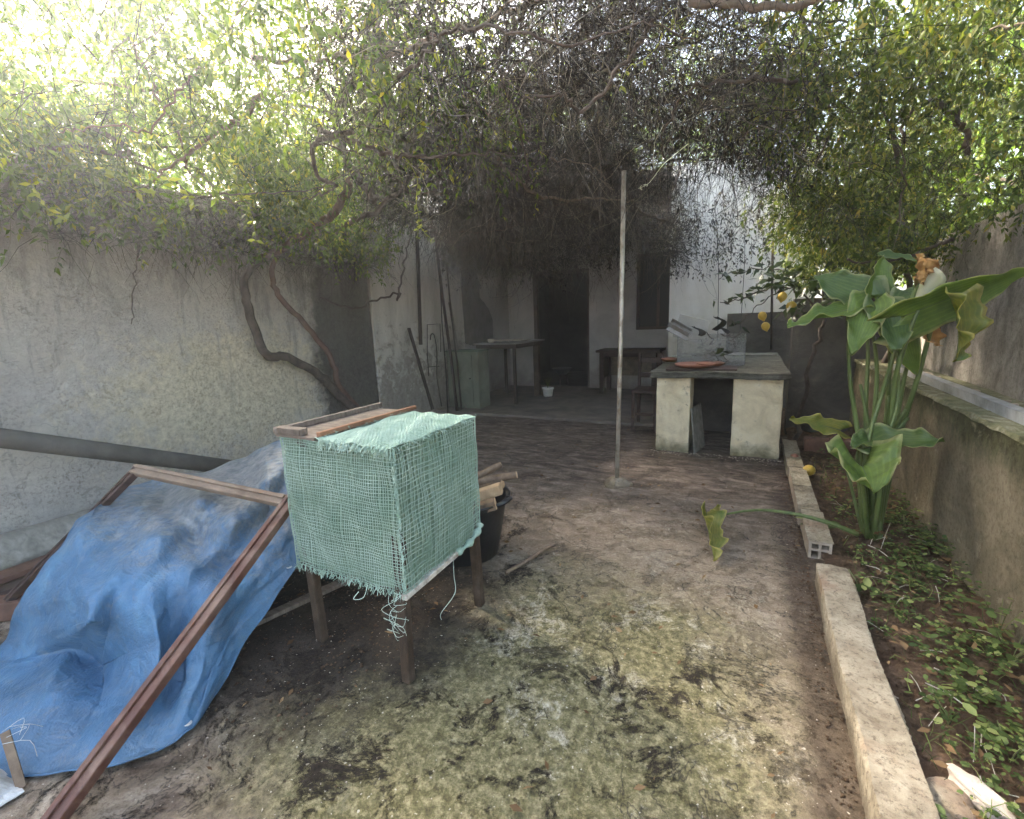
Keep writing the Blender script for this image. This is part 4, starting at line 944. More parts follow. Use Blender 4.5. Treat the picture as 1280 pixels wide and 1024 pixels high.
def cat(parts):
    V = []; F = []; o = 0
    for v, f in parts: V.append(v); F.append(f+o); o += len(v)
    return np.concatenate(V), np.concatenate(F)
def wavy(P, s=1.0, seed=0):      # smooth pseudo noise 0..1
    x, y, z = P[:, 0]*s+seed, P[:, 1]*s-seed*.7, P[:, 2]*s+seed*1.3
    v = np.sin(x*2.1+1.7*np.sin(y*1.3+z))+np.sin(y*2.7+1.4*np.sin(z*1.9+x))+np.sin(z*3.1+1.5*np.sin(x*1.1+y*1.7))
    return .5+v/6
def inbox(n_, lo, hi): return np.array(lo) + rng.random((n_, 3))*(np.array(hi)-np.array(lo))

# ---- the old jasmine vine that roofs the yard
vine = thing('jasmine_vine', 'old tangled climbing vine roofing the whole yard', 'vine', (-3.6, 3.9, 0))
def branch(pts, r0, r1, mat='bark', name='branch', n_=8, wig=.012, parent=None):
    q = smooth_path(pts, 6); m = len(q)
    q = [p + Vector((random.gauss(0, wig), random.gauss(0, wig), random.gauss(0, wig)))*(0 < i < m-1) for i, p in enumerate(q)]
    mb = MB(); mb.tube(q, [r0+(r1-r0)*i/(m-1) for i in range(m)], n_); return mb.build(name, M[mat], parent or vine, smooth=True)
XV = -4.0
branch([(-3.98, 4.25, -.02)] + [sight(*p, x=XV) for p in ((430, 500), (400, 470), (360, 447), (332, 442), (316, 405), (306, 365), (309, 340), (335, 320))], .05, .032, name='trunk', wig=.006)
branch([(-4.0, 4.35, -.02)] + [sight(*p, x=XV) for p in ((428, 490), (415, 450), (385, 410), (350, 372), (340, 345), (345, 322))], .032, .022, 'bark_red', 'trunk', wig=.006)
branch([sight(325, 325, x=XV), sight(350, 312, x=-3.9), sight(385, 290, x=-3.7), sight(420, 262, x=-3.4), sight(440, 225, x=-3.2)], .035, .04, 'bark_red', 'branch')
branch([sight(*p, y=3.3) for p in ((470, 250), (440, 215), (428, 180), (420, 150), (440, 105), (462, 70), (470, 30), (490, -30))], .045, .03, 'bark', 'branch')
branch([sight(*p, y=3.3) for p in ((455, 60), (520, 45), (580, 30), (640, 12), (720, -12))], .026, .02, 'bark_red', 'branch')
branch([sight(*p, y=3.6) for p in ((420, 290), (500, 240), (548, 162), (600, 128), (650, 95), (712, 52), (770, 18), (820, -20))], .026, .02, 'bark', 'branch')
branch([sight(*p, y=3.2) for p in ((435, 130), (420, 90), (395, 40), (375, -20))], .022, .014)
branch([sight(*p, y=2.9) for p in ((420, 140), (380, 80), (330, 55), (270, 30))], .015, .008)
branch([sight(*p, y=3.0) for p in ((420, 145), (360, 130), (300, 150), (250, 185), (190, 230))], .013, .006)
branch([sight(*p, x=XV) for p in ((500, 367), (470, 375), (440, 385), (400, 372))], .013, .008)
branch([sight(*p, x=-4.05) for p in ((500, 367), (497, 372), (505, 330), (512, 300), (520, 260))], .015, .008)
branch([sight(*p, x=-4.0) for p in ((100, 150), (160, 190), (60, 185), (0, 210))], .02, .012)
branch([sight(*p, x=-4.12) for p in ((178, 260), (172, 310), (168, 360), (164, 405))], .006, .003)
branch([sight(*p, y=4.6) for p in ((640, 170), (760, 140), (880, 120), (980, 110), (1080, 90))], .012, .009)
branch([sight(*p, y=3.4) for p in ((740, 70), (830, 60), (900, 40), (980, 26), (1060, 28))], .009, .006, 'twig_green')
branch([sight(*p, y=3.8) for p in ((1162, 125), (1190, 145), (1205, 165), (1210, 190))], .02, .014)
branch([sight(*p, y=4.2) for p in ((1145, 20), (1150, 60), (1140, 120), (1130, 180))], .014, .010)
for k in range(70):        # secondary woody stems criss-crossing the roof
    if k < 44: a = Vector((random.uniform(-4.2, -1.2), random.uniform(1.6, 5.0), random.uniform(2.45, 3.1)))
    else: a = Vector((random.uniform(-1.8, 1.2), random.uniform(2.2, 6.0), random.uniform(2.5, 3.2)))
    q = [a]; d = Vector((random.gauss(0, 1), random.gauss(0, 1), random.gauss(0, .25))).normalized()
    for j in range(6): d = (d+Vector((random.gauss(0, .35), random.gauss(0, .35), random.gauss(0, .22)))).normalized(); q.append(q[-1]+d*.26)
    for p in q: p.z = max(p.z, 2.3)
    branch(q, random.choice((.005, .007, .010, .014, .019)), .003, random.choice(['bark', 'bark', 'bark_red', 'lidwood']), 'branch', 5, .008)

# dead thatch over the middle: density slab under the roof of stems
def underside(x, y): return 2.66 - .085*(y-2) + .10*np.sin(x*2.3+y*1.1) + .07*np.sin(x*5.1-y*3.7)
def thatch(n_, lo, hi, thick, thr, seed, holes=2.2):
    P = inbox(n_, lo, hi); P[:, 2] = underside(P[:, 0], P[:, 1]) + thick*rng.random(len(P))**1.1
    keep = wavy(P, holes, seed) + .35*wavy(P, holes*2.7, seed+5) > thr + rng.normal(size=len(P))*.05
    return P[keep]
A = thatch(56000, (-3.7, 3.6, 0), (.3, 6.5, 1), .8, .42, 3)
A = A[~((A[:, 0] > -1.25+.1*np.sin(A[:, 1]*5)) & (A[:, 1] > 4.7+.2*np.sin(A[:, 0]*4)))]
B = thatch(20000, (-2.3, 1.9, 0), (.25, 3.9, 1), .8, .50, 9); B = B[B[:, 0] < .05+.2*np.sin(B[:, 1]*3)]
Cc = inbox(9000, (-3.9, 5.5, 1.95), (-.75, 6.7, 2.6)); Cc = Cc[(Cc[:, 2] > 2.08+.16*np.sin(Cc[:, 0]*3.1)+.10*np.sin(Cc[:, 0]*8.3)+.06*rng.normal(size=len(Cc)))]
P = np.concatenate([A, B, Cc])
parts = []
sel = P[rng.random(len(P)) < .62]
D = rng.normal(size=sel.shape); D[:, 2] = D[:, 2]*.5-.55
V, F, J, Dd = ribbon_arrays(sel, D, rng.uniform(.08, .42, len(sel)), 4, rng.uniform(.002, .0055, len(sel)), .22, .5)
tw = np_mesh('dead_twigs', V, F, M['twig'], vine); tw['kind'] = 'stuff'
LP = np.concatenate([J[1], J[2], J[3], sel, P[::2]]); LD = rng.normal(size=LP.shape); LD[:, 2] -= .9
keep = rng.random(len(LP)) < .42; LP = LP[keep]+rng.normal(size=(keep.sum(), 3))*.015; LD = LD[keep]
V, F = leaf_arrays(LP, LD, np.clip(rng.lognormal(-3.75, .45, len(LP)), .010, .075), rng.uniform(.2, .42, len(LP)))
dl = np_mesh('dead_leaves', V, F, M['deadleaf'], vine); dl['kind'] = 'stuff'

sel = P[rng.random(len(P)) < .16]; D = rng.normal(size=sel.shape); D[:, 2] = D[:, 2]*.35-.25
V, F, J, Dd = ribbon_arrays(sel, D, rng.uniform(.35, 1.15, len(sel)), 8, rng.uniform(.004, .009, len(sel)), .12, .32)
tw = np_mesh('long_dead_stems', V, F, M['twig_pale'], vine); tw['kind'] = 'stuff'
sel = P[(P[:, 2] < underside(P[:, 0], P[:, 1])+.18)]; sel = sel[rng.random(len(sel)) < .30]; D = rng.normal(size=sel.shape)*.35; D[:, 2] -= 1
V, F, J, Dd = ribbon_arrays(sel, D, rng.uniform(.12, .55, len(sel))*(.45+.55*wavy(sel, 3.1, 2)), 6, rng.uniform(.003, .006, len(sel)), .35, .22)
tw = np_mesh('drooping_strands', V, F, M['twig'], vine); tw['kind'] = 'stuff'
def pinnate(P0, D0, L, leaf, wr, mat, parent, name, stemw=.003, K=4, grav=.25, jit=.28, per=2, twigmat='twig_green', keep=1.0):
    V, F, J, Dd = ribbon_arrays(P0, D0, L, K, np.full(len(P0), stemw), grav, jit)
    o1 = np_mesh(name+'_stems', V, F, M[twigmat], parent); o1['kind'] = 'stuff'
    ps = []; dd = []
    for j in range(1, K+1):
        side = unit(np.cross(Dd[j], rng.normal(size=Dd[j].shape)))
        for sgn in ((1, -1) if per == 2 else (1, -1, 0)):
            ps.append(J[j]); dd.append(Dd[j]*.6 + side*sgn*.9 + rng.normal(size=side.shape)*.25)
        if j < K:
            m_ = (J[j]+J[j+1])/2; ps.append(m_); dd.append(Dd[j]*.5 - side*.9 + rng.normal(size=side.shape)*.3)
    ps.append(J[K]); dd.append(Dd[K])
    ps = np.concatenate(ps); dd = np.concatenate(dd); k_ = rng.random(len(ps)) < keep; ps = ps[k_]; dd = dd[k_]; dd[:, 2] -= .25
    V, F = leaf_arrays(ps, dd, leaf*np.clip(rng.lognormal(0, .32, len(ps)), .45, 2.0), rng.uniform(wr*.8, wr*1.25, len(ps)))
    o2 = np_mesh(name, V, F, M[mat], parent); o2['kind'] = 'stuff'; return o2

# living foliage on the left, over and in front of the boundary wall
P = np.concatenate([inbox(3300, (-5.0, -.4, 2.3), (-3.3, 4.6, 3.6)), inbox(2600, (-3.7, .6, 2.5), (-1.5, 3.8, 3.3)), inbox(1100, (-4.4, .0, 2.2), (-3.9, 2.6, 2.85)), inbox(5200, (-4.45, -.9, 2.08), (-3.55, 4.6, 2.95)), inbox(900, (-5.0, 2.5, 2.9), (-2.5, 6.5, 3.9))])
kk = (wavy(P, 1.9, 4) + .3*wavy(P, 5, 1) > .60); P = P[kk]
P = np.concatenate([P, inbox(1500, (-4.0, 1.6, 3.25), (.0, 6.0, 3.9))])
D = rng.normal(size=P.shape); D[:, 2] -= .35; D[:, 0] += .2
pinnate(P, D, rng.uniform(.18, .42, len(P)), .038, .40, 'leaf_l', vine, 'green_leaves', .0032, 5, .28, .3, keep=.92)
P = np.concatenate([inbox(5200, (-4.9, -.3, 2.3), (-2.0, 4.6, 3.5)), inbox(1600, (-4.16, 1.4, 1.95), (-3.8, 4.6, 2.4))]); D = rng.normal(size=P.shape); D[:, 2] -= .2
V, F, J, Dd = ribbon_arrays(P, D, rng.uniform(.15, .6, len(P)), 4, rng.uniform(.0025, .0065, len(P)), .2, .4)
tw = np_mesh('bare_twigs', V, F, M['twig'], vine); tw['kind'] = 'stuff'

# yellow-green fresh shoots hanging into view
def shoot(pts, leaf, n_, name='hanging_shoot', mat='shoot', r=.0025):
    q = smooth_path(pts, 5); mb = MB(); mb.tube(q, [r*(1-.6*i/len(q)) for i in range(len(q))], 5)
    for k in range(n_):
        p = q[int((k+.5)/n_*len(q)) % len(q)]
        for s2 in range(2):
            d = Vector((random.gauss(0, 1), random.gauss(0, 1), random.gauss(-.3, .5))).normalized(); sd_ = d.orthogonal().normalized()
            L = leaf*random.uniform(.6, 1.2); mb.add([p, p+d*L*.45+sd_*L*.22, p+d*L, p+d*L*.45-sd_*L*.22], [(0, 1, 2), (0, 2, 3)])
    return mb.build(name, M[mat], vine)
shoot([sight(*p, y=2.7) for p in ((500, 190), (512, 205), (522, 225), (520, 250), (524, 275), (521, 300))], .05, 12)
shoot([sight(*p, y=2.7) for p in ((523, 210), (530, 206), (538, 214))], .05, 4)
shoot([sight(*p, y=2.7) for p in ((521, 278), (532, 292), (543, 302))], .035, 6)
shoot([sight(*p, y=2.3) for p in ((485, 0), (490, 25), (494, 45))], .07, 6)
shoot([sight(*p, y=2.6) for p in ((600, 45), (606, 70), (622, 85))], .06, 6)
shoot([sight(*p, y=2.6) for p in ((860, 20), (835, 35), (820, 60), (800, 78), (785, 85), (775, 110))], .045, 8)
shoot([sight(*p, y=2.6) for p in ((838, 10), (843, 28), (850, 36))], .05, 3)
shoot([sight(*p, x=-3.2) for p in ((270, 190), (285, 205), (300, 240), (315, 270), (320, 300))], .06, 12)
shoot([sight(*p, x=-3.4) for p in ((130, 210), (150, 225), (175, 240), (190, 235))], .06, 9)
shoot([sight(*p, x=-3.4) for p in ((40, 230), (60, 262), (80, 275))], .06, 7)
shoot([sight(*p, x=-3.0) for p in ((210, 225), (235, 245), (245, 262))], .06, 7)
shoot([sight(*p, y=3.3) for p in ((860, 180), (830, 205), (812, 228), (798, 236))], .03, 5, 'flowering_shoot', 'blossom')
for pts in (((700, 0), (702, 25), (712, 45), (720, 55), (718, 80), (705, 100)), ((740, 25), (745, 60), (750, 80), (758, 90)), ((850, 200), (842, 240), (830, 270)), ((172, 275), (200, 278), (212, 262)), ((905, 120), (870, 200), (862, 260)), ((610, 30), (600, 90), (620, 150), (600, 230), (610, 285)), ((470, 60), (455, 120), (470, 180), (462, 250))):
    branch([sight(*p, y=2.7) for p in pts], .003, .0014, 'bark', 'dry_tendril', 5, .010)

# ---- green creeper over the right hand wall
cp = thing('green_creeper', 'dense olive green creeper hanging over the flower bed at right', 'creeper', (1.2, 5.0, 0))
branch([(1.15, 5.45, 0), (1.12, 5.4, .7), (1.2, 5.2, 1.4), (1.0, 4.9, 2.1), (.8, 4.4, 2.7)], .03, .015, 'bark', 'trunk', parent=cp)
branch([sight(*p, y=4.3) for p in ((1190, 300), (1160, 310), (1100, 330), (1060, 325))], .014, .007, 'bark', 'branch', parent=cp)
branch([sight(*p, y=3.9) for p in ((1000, -10), (1010, 60), (1040, 140), (1020, 210))], .011, .006, 'bark', 'branch', parent=cp)
branch([sight(*p, y=3.9) for p in ((1110, 20), (1100, 120), (1130, 200), (1120, 280))], .009, .004, 'bark', 'branch', parent=cp)
P = np.concatenate([inbox(6500, (-.1, 3.3, 1.6), (1.9, 6.2, 3.5)), inbox(3600, (.05, 1.9, 2.4), (2.4, 4.2, 3.5))])
low = 2.18 - .42*np.clip((P[:, 0]-.05)/.5, 0, 1) + .06*np.sin(P[:, 0]*6) + .08*np.sin(P[:, 1]*4.1+P[:, 0]*3)
low = np.where(P[:, 0] > 1.15, 1.86, low); low = np.where((P[:, 1] < 4.0) & (P[:, 0] < 1.1), 2.35, low); low = np.where(P[:, 1] < 3.3, 2.5, low); low = np.where((P[:, 1] > 5.0) & (P[:, 0] < .35), 9, low)
Q = inbox(2600, (.12, 4.5, 1.62), (1.35, 5.9, 2.6)); Q = Q[Q[:, 2] > 2.0-.42*np.clip((Q[:, 0]-.1)/.45, 0, 1)+.06*np.sin(Q[:, 0]*11)]
P = np.concatenate([P, Q]); low = np.concatenate([low, np.full(len(Q), 1.0)])
kk = (P[:, 2] > low) & (wavy(P, 2.2, 8) + .3*wavy(P, 6, 2) > .66); P = P[kk]
D = rng.normal(size=P.shape); D[:, 2] -= .5; D[:, 1] -= .2
pinnate(P, D, rng.uniform(.15, .36, len(P)), .034, .43, 'leaf_r', cp, 'green_leaves', .0028, 5, .35, .35, keep=.95)
P = inbox(5000, (-.2, 3.4, 1.75), (1.7, 6.0, 3.3)); P = P[P[:, 2] > 2.2-.4*np.clip((P[:, 0])/.5, 0, 1)]; D = rng.normal(size=P.shape); D[:, 2] -= .6
V, F, J, Dd = ribbon_arrays(P, D, rng.uniform(.12, .4, len(P)), 3, rng.uniform(.0025, .005, len(P)), .35, .4)
tw = np_mesh('dry_twigs', V, F, M['twig'], cp); tw['kind'] = 'stuff'
# trailing strands in front of the bright wall
P = inbox(250, (-1.1, 5.9, 2.05), (.25, 6.7, 2.75)); P[:, 2] = np.maximum(P[:, 2], 2.1+.1*np.sin(P[:, 0]*9)); D = rng.normal(size=P.shape)*.4; D[:, 2] -= 1
pinnate(P, D, rng.uniform(.15, .5, len(P)), .036, .36, 'deadleaf', cp, 'trailing_leaves', .003, 5, .5, .22, twigmat='twig', keep=.7)
P = inbox(200, (-3.95, 5.4, 2.1), (-1.3, 6.3, 2.4)); D = rng.normal(size=P.shape)*.4; D[:, 2] -= 1
pinnate(P, D, rng.uniform(.12, .42, len(P)), .034, .36, 'deadleaf', vine, 'trailing_leaves', .003, 5, .5, .22, twigmat='twig', keep=.7)
for i, (x0, x1) in enumerate(((893, 897), (931, 924))):
    mb = MB(); mb.tube(smooth_path([sight(x0, 250, y=6.6), sight((x0+x1)/2+3, 330, y=6.6), sight(x1, 430, y=6.6)], 6), .004, 5)
    tag(mb.build('hanging_cable', M['wire'], smooth=True), ['thin dark cable hanging in front of the white wall, nearer the porch', 'thin dark cable hanging in front of the white wall, nearer the lemons'][i], 'cable')
mb = MB(); mb.tube([sight(964, 437, y=6.6), sight(966, 300, y=6.6)], .014, 8); tag(mb.build('thin_post', M['iron'], smooth=True), 'thin dark upright post behind the right end of the counter', 'post')

# ---- lemon tree in the corner
lt = thing('lemon_tree', 'small lemon tree with yellow lemons in the far right corner', 'tree', (.62, 5.3, 0))
branch([sight(994, 552, y=5.3), sight(1004, 500, y=5.3), sight(1018, 440, y=5.25), sight(1030, 400, y=5.2), sight(1030, 360, y=5.2)], .022, .014, 'bark', 'trunk', parent=lt)
branch([sight(1025, 395, y=5.2), sight(1000, 365, y=5.1), sight(970, 360, y=5.05), sight(930, 372, y=5.0), sight(900, 378, y=5.0)], .010, .004, 'bark', 'branch', parent=lt)
branch([sight(1000, 366, y=5.1), sight(985, 345, y=5.1), sight(955, 335, y=5.1), sight(915, 342, y=5.1)], .008, .003, 'bark', 'branch', parent=lt)
branch([sight(975, 362, y=5.05), sight(950, 380, y=5.0), sight(930, 398, y=5.0), sight(918, 408, y=5.0)], .006, .003, 'bark', 'branch', parent=lt)
tips = []
for px, py, n_, sp in ((905, 340, 7, 9), (930, 338, 10, 12), (955, 340, 12, 14), (900, 376, 5, 8), (925, 372, 8, 12), (945, 365, 10, 14), (920, 405, 4, 7), (985, 350, 40, 22), (1010, 345, 60, 26), (1035, 350, 60, 26), (965, 355, 20, 18), (1000, 385, 22, 16), (1050, 375, 40, 24), (905, 440, 7, 8)):
    for k in range(n_): tips.append(tuple(sight(px+random.gauss(0, sp*.6), py+random.gauss(0, sp*.45), y=5.1+random.gauss(0, .10 if n_ < 15 else .25))))
tips = np.array(tips); D = rng.normal(size=tips.shape); D[:, 2] = D[:, 2]*.5-.2; D[:, 0] -= .4
V, F = leaf_arrays(tips, D, rng.uniform(.07, .12, len(tips)), rng.uniform(.36, .5, len(tips)), fold=.12)
o = np_mesh('crown', V, F, M['leaf_lemon'], lt); o['kind'] = 'stuff'
def lemon(c, r, d=(0, 0, 1)):
    mb = MB(); prof = [(.004, -1.42), (.15, -1.34), (.26, -1.15), (.7, -.75), (.95, -.3), (1.0, .1), (.88, .55), (.55, .9), (.25, 1.06), (.10, 1.12)]
    q = Vector((0, 0, 1)).rotation_difference(Vector(d).normalized()); mb.lathe((0, 0, 0), [(a*r, b*r) for a, b in prof], 18); mb.v = [tuple(Vector(c)+q @ Vector(v)) for v in mb.v]; return mb
for px, py, r_ in ((978, 371, .040), (989, 383, .043), (953, 395, .038), (957, 408, .037)): lemon(sight(px, py, y=5.0), r_, (random.gauss(0, .2), random.gauss(0, .2), 1)).build('lemon', M['lemon'], lt, smooth=True)
p = sight(1011, 588, z=.09); tag(lemon(p, .042, (1, .3, .1)).build('fallen_lemon', M['lemon'], smooth=True), 'ripe yellow lemon fallen on the soil by the kerb', 'lemon', 'fallen lemons')
p = sight(993, 572, z=.09); tag(lemon(p, .034, (.3, 1, .1)).build('fallen_lemon', M['terra'], smooth=True), 'browned shrunken lemon lying against the red bricks', 'lemon', 'fallen lemons')

# ---- arum lily
ly = thing('arum_lily', 'tall arum lily with broad green leaves in the flower bed', 'lily', (.70, 3.1, .04))
def blade(base, tip, wd, up, mat, name='leaf', lobe=.32, cup=.22, droop=.10, wave=.05, twist=0, curl=0, parent=None):
    base = Vector(base); tip = Vector(tip); ax = tip-base; L = ax.length; d = ax.normalized(); up = Vector(up); up = (up-d*up.dot(d)).normalized(); sd_ = d.cross(up)
    ns, ntt = 22, 14; rows = []; across = []; ph = random.uniform(0, 6)
    for i in range(ns+1):
        s = i/ns
        w_ = wd*.5*((min(1, (s+.05)/.22))**.5)*(1-s**1.9)**.85 if s < 1 else 0
        w_ = max(w_, .002); r_ = []
        for j in range(ntt+1):
            t = -1+2*j/ntt; a = abs(t)
            y = L*(s*(1+lobe*.0) - lobe*(a**1.35)*(1-s)**2.2 * .9)
            x = t*w_; z = cup*w_*a**1.5*1.3 - droop*L*s*s + wave*wd*a*a*(math.sin(s*13+ph+(2.2 if t > 0 else 0))+.6*math.sin(s*27+ph*2+t*3))*.6
            if curl and t > 0: x *= math.cos(curl*a*s*1.2); z -= abs(w_)*math.sin(curl*a)*a*(.4+.6*s)
            an = twist*s; x2 = x*math.cos(an)-z*math.sin(an); z2 = x*math.sin(an)+z*math.cos(an)
            r_.append(base + d*y + sd_*x2 + up*z2); across.append(t)
        rows.append(r_)
    mb = MB(); mb.grid(rows); o = mb.build(name, M[mat], parent or ly, smooth=True, solid=.0016)
    at = o.data.attributes.new('across', 'FLOAT', 'POINT'); at.data.foreach_set('value', across)
    mid_ = MB(); mid_.tube([rows[i][ntt//2] - up*.002 for i in range(0, ns+1, 2)], [.005*(1-.8*i/11) for i in range(len(range(0, ns+1, 2)))], 5); mid_.build('midrib', M['petiole'], o, smooth=True)
    return o
def stalk(pts, r0, r1): 
    q = smooth_path(pts, 6); mb = MB(); mb.tube(q, [r0+(r1-r0)*i/(len(q)-1) for i in range(len(q))], 8); return mb.build('stalk', M['petiole'], ly, smooth=True)
YL = 3.1
def S(px, py, dy=0): return sight(px, py, y=YL+dy)
B0 = S(1090, 672)
# big right leaf, back view lit through, with a rolled side lobe
blade(S(1128, 396, -.1), S(1286, 334, -.05), .27, (-.15, -.80, -.55), 'lily', lobe=.34, cup=.30, droop=-.04, wave=.10)
blade(S(1192, 372, -.12), S(1214, 448, -.26), .24, (.55, -.75, .35), 'lily_yel', lobe=.15, cup=.45, droop=.16, wave=.18, twist=.6)
blade(S(1140, 374, .05), S(1214, 356, .16), .24, (0, -.3, .95), 'lily_dark', lobe=.3, wave=.10)
# left and middle leaves
blade(S(1066, 386, 0), S(984, 405, -.25), .20, (-.25, -.62, .75), 'lily', lobe=.30, cup=.20, droop=.03, wave=.16, twist=-.3)
blade(S(1088, 380, -.02), S(1068, 436, -.26), .20, (-.1, -.70, .7), 'lily', lobe=.35, cup=.25, droop=.12, wave=.16, twist=.2)
blade(S(1104, 386, -.02), S(1128, 436, -.20), .22, (.2, -.80, .55), 'lily_dark', lobe=.35, cup=.3, droop=.10, wave=.18)
blade(S(1082, 372, .1), S(1018, 344, .18), .26, (.1, -.80, .5), 'lily_dark', lobe=.35, cup=.2, droop=.03, wave=.10)
blade(S(1092, 372, .12), S(1108, 318, .2), .17, (.5, -.8, .3), 'lily', lobe=.25, cup=.4, wave=.10)
blade(S(1100, 320, .3), S(1152, 322, .3), .10, (0, -.5, .9), 'lily_dark', lobe=.1, wave=.1)
blade(S(1118, 398, .0), S(1146, 470, .0), .17, (-.3, -.9, .1), 'lily', lobe=.2, cup=.4, wave=.10)
blade(S(1150, 408, .0), S(1180, 432, .1), .12, (.2, -.9, .3), 'withered', lobe=.2, cup=.5, wave=.2)
# low leaves
blade(S(1098, 556, -.12), S(1180, 550, -.24), .21, (.05, -.60, .80), 'lily_dark', lobe=.45, cup=.35, droop=.03, wave=.14, twist=.15)
blade(S(1086, 552, -.12), S(1066, 556, -.2), .15, (-.3, -.6, .75), 'lily_dark', lobe=.4, cup=.3, droop=.1, wave=.14)
blade(S(1078, 584, -.3), S(1092, 612, -.46), .33, (.05, -.70, .75), 'lily', lobe=1.0, cup=.55, droop=.1, wave=.16)
blade(S(1050, 538, .15), S(990, 520, .1), .17, (0, -.5, .85), 'lily_yel', lobe=.25, cup=.15, wave=.16)
stalk([B0+Vector((.02, 0, -.02)), S(1112, 540, 0), S(1120, 470, -.05), S(1138, 412, -.1), S(1148, 388, -.1)], .017, .007)
stalk([B0+Vector((.0, .03, -.02)), S(1072, 540, .05), S(1062, 470, .05), S(1060, 392, 0)], .016, .007)
stalk([B0+Vector((.01, .02, -.02)), S(1092, 540, .05), S(1096, 460, .03), S(1086, 385, 0)], .016, .007)
stalk([B0+Vector((.03, .04, -.02)), S(1120, 560, .1), S(1148, 470, .05), S(1168, 400, 0), S(1188, 380, 0)], .017, .007)
stalk([B0+Vector((.03, .02, -.02)), S(1120, 530, .1), S(1136, 450, .1), S(1160, 390, .05)], .015, .007)
stalk([B0+Vector((-.01, .04, -.02)), S(1082, 520, .1), S(1085, 440, .1), S(1080, 380, .1)], .015, .007)
stalk([B0+Vector((.02, .05, -.02)), S(1108, 520, .15), S(1112, 430, .12), S(1098, 372, .12)], .014, .006)
stalk([B0+Vector((-.02, 0, -.02)), S(1078, 620, -.05), S(1072, 570, -.1), S(1080, 552, -.12)], .014, .007)
stalk([B0+Vector((-.02, -.03, -.02)), S(1082, 640, -.15), S(1078, 600, -.25), S(1075, 586, -.3)], .013, .007)
stalk([B0+Vector((.0, -.02, -.02)), S(1100, 620, -.06), S(1105, 560, -.06), S(1122, 500, -.02), S(1120, 400, 0)], .016, .007)
stalk([B0+Vector((.01, -.04, -.02)), S(1078, 640, -.1), S(1084, 560, -.1), S(1100, 500, 0), S(1128, 410, -.02), S(1150, 345, -.05)], .013, .009)
stalk([B0+Vector((-.03, .05, -.02)), S(1062, 600, .15), S(1052, 560, .15), S(1050, 538, .15)], .010, .005)
for k in range(7):
    a = random.uniform(0, 6.28); stalk([B0+Vector((.04*math.cos(a), .05*math.sin(a), -.03)), S(1088+random.uniform(-14, 26), 590, random.uniform(-.05, .15)), S(1090+random.uniform(-20, 50), random.uniform(470, 530), random.uniform(0, .2))], .016, .008)
# flowers: one white spathe, one withered brown one
def spathe(c, d, r, L, mat, name, crumple=0):
    d = Vector(d).normalized(); u = d.orthogonal().normalized(); v = d.cross(u); rows = []
    for i in range(12):
        s = i/11; r_ = []
        for j in range(17):
            a = 2*math.pi*(j/16)*.93+.2; open_ = r*(.18+.95*s**1.6)*(1+.35*math.cos(a-math.pi)*s)
            off = crumple*Vector((random.gauss(0, 1), random.gauss(0, 1), random.gauss(0, 1)))
            r_.append(Vector(c)+d*(L*s*(1+.35*math.cos(a-math.pi)*s))+(u*math.cos(a)+v*math.sin(a))*open_+off)
        rows.append(r_)
    mb = MB(); mb.grid(rows); return mb.build(name, M[mat], ly, smooth=True, solid=.0015)
spathe(S(1141, 388, .02), (.35, -.25, 1), .055, .17, 'spathe', 'white_flower')
mb = MB(); mb.tube([S(1141, 386, .02), S(1146, 355, .0)], [.007, .004], 7); mb.build('spadix', M['lemon'], ly, smooth=True)
spathe(S(1149, 352, -.06), (.25, -.3, 1), .045, .10, 'withered', 'withered_flower', .008)
# fallen stalk and wilted leaf across the kerb
wl2 = thing('fallen_lily_leaf', 'wilted lily leaf on its long stalk fallen across the kerb', 'leaf', (.05, 2.75, 0))
q = smooth_path([sight(1072, 668, z=.10), sight(1040, 655, z=.15), sight(1000, 644, z=.165), sight(960, 638, z=.15), sight(930, 639, z=.11), sight(897, 645, z=.10)], 6)
mb = MB(); mb.tube(q, [.014-.008*i/(len(q)-1) for i in range(len(q))], 8); mb.build('stalk', M['petiole'], wl2, smooth=True)
blade(sight(883, 640, z=.13), sight(889, 702, z=.012), .13, (.3, -.7, .6), 'lily_yel', 'leaf_blade', lobe=.02, cup=.9, droop=-.05, wave=.35, twist=.9, parent=wl2)
blade(sight(889, 648, z=.10), sight(901, 628, z=.15), .05, (-.2, -.8, .5), 'lily_yel', 'dry_lobe', lobe=.1, cup=.5, wave=.2, parent=wl2)

# ---- weeds covering the bed
def weed_arrays(P, H, leaf, nleaf):
    vs = []; fs = []; sv = []; o = 0
    for p, hgt in zip(P, H):
        for k in range(nleaf):
            a = random.uniform(0, 6.28); rr = random.uniform(.015, .06)*(hgt/.08)
            c = Vector((p[0]+rr*math.cos(a), p[1]+rr*math.sin(a), p[2]+hgt*random.uniform(.45, 1.1)))
            L = leaf*random.uniform(.55, 1.25); tri = random.random() < .6
            for m in range(3 if tri else 1):
                b = a+(m-1)*2.1 if tri else a
                d = Vector((math.cos(b), math.sin(b), random.uniform(-.35, .2))).normalized(); s2 = d.cross(Vector((random.gauss(0, .25), random.gauss(0, .25), 1))).normalized(); n2 = s2.cross(d)
                l2 = L*(.75 if tri else 1.3); wd = l2*(.52 if tri else .38)
                vs += [c, c+d*l2*.3+s2*wd*.75+n2*l2*.06, c+d*l2*.75+s2*wd*.8+n2*l2*.05, c+d*l2*(.93 if tri else 1.1), c+d*l2*.75-s2*wd*.8+n2*l2*.05, c+d*l2*.3-s2*wd*.75+n2*l2*.06]
                fs += [(o, o+1, o+2, o+3), (o, o+3, o+4, o+5)]; o += 6
    return np.array([tuple(v) for v in vs]), np.array(fs)
def soil_z(x, y): return .035 + height(x, y) + .03*max(0, x-.6)
P = []; Hh = []
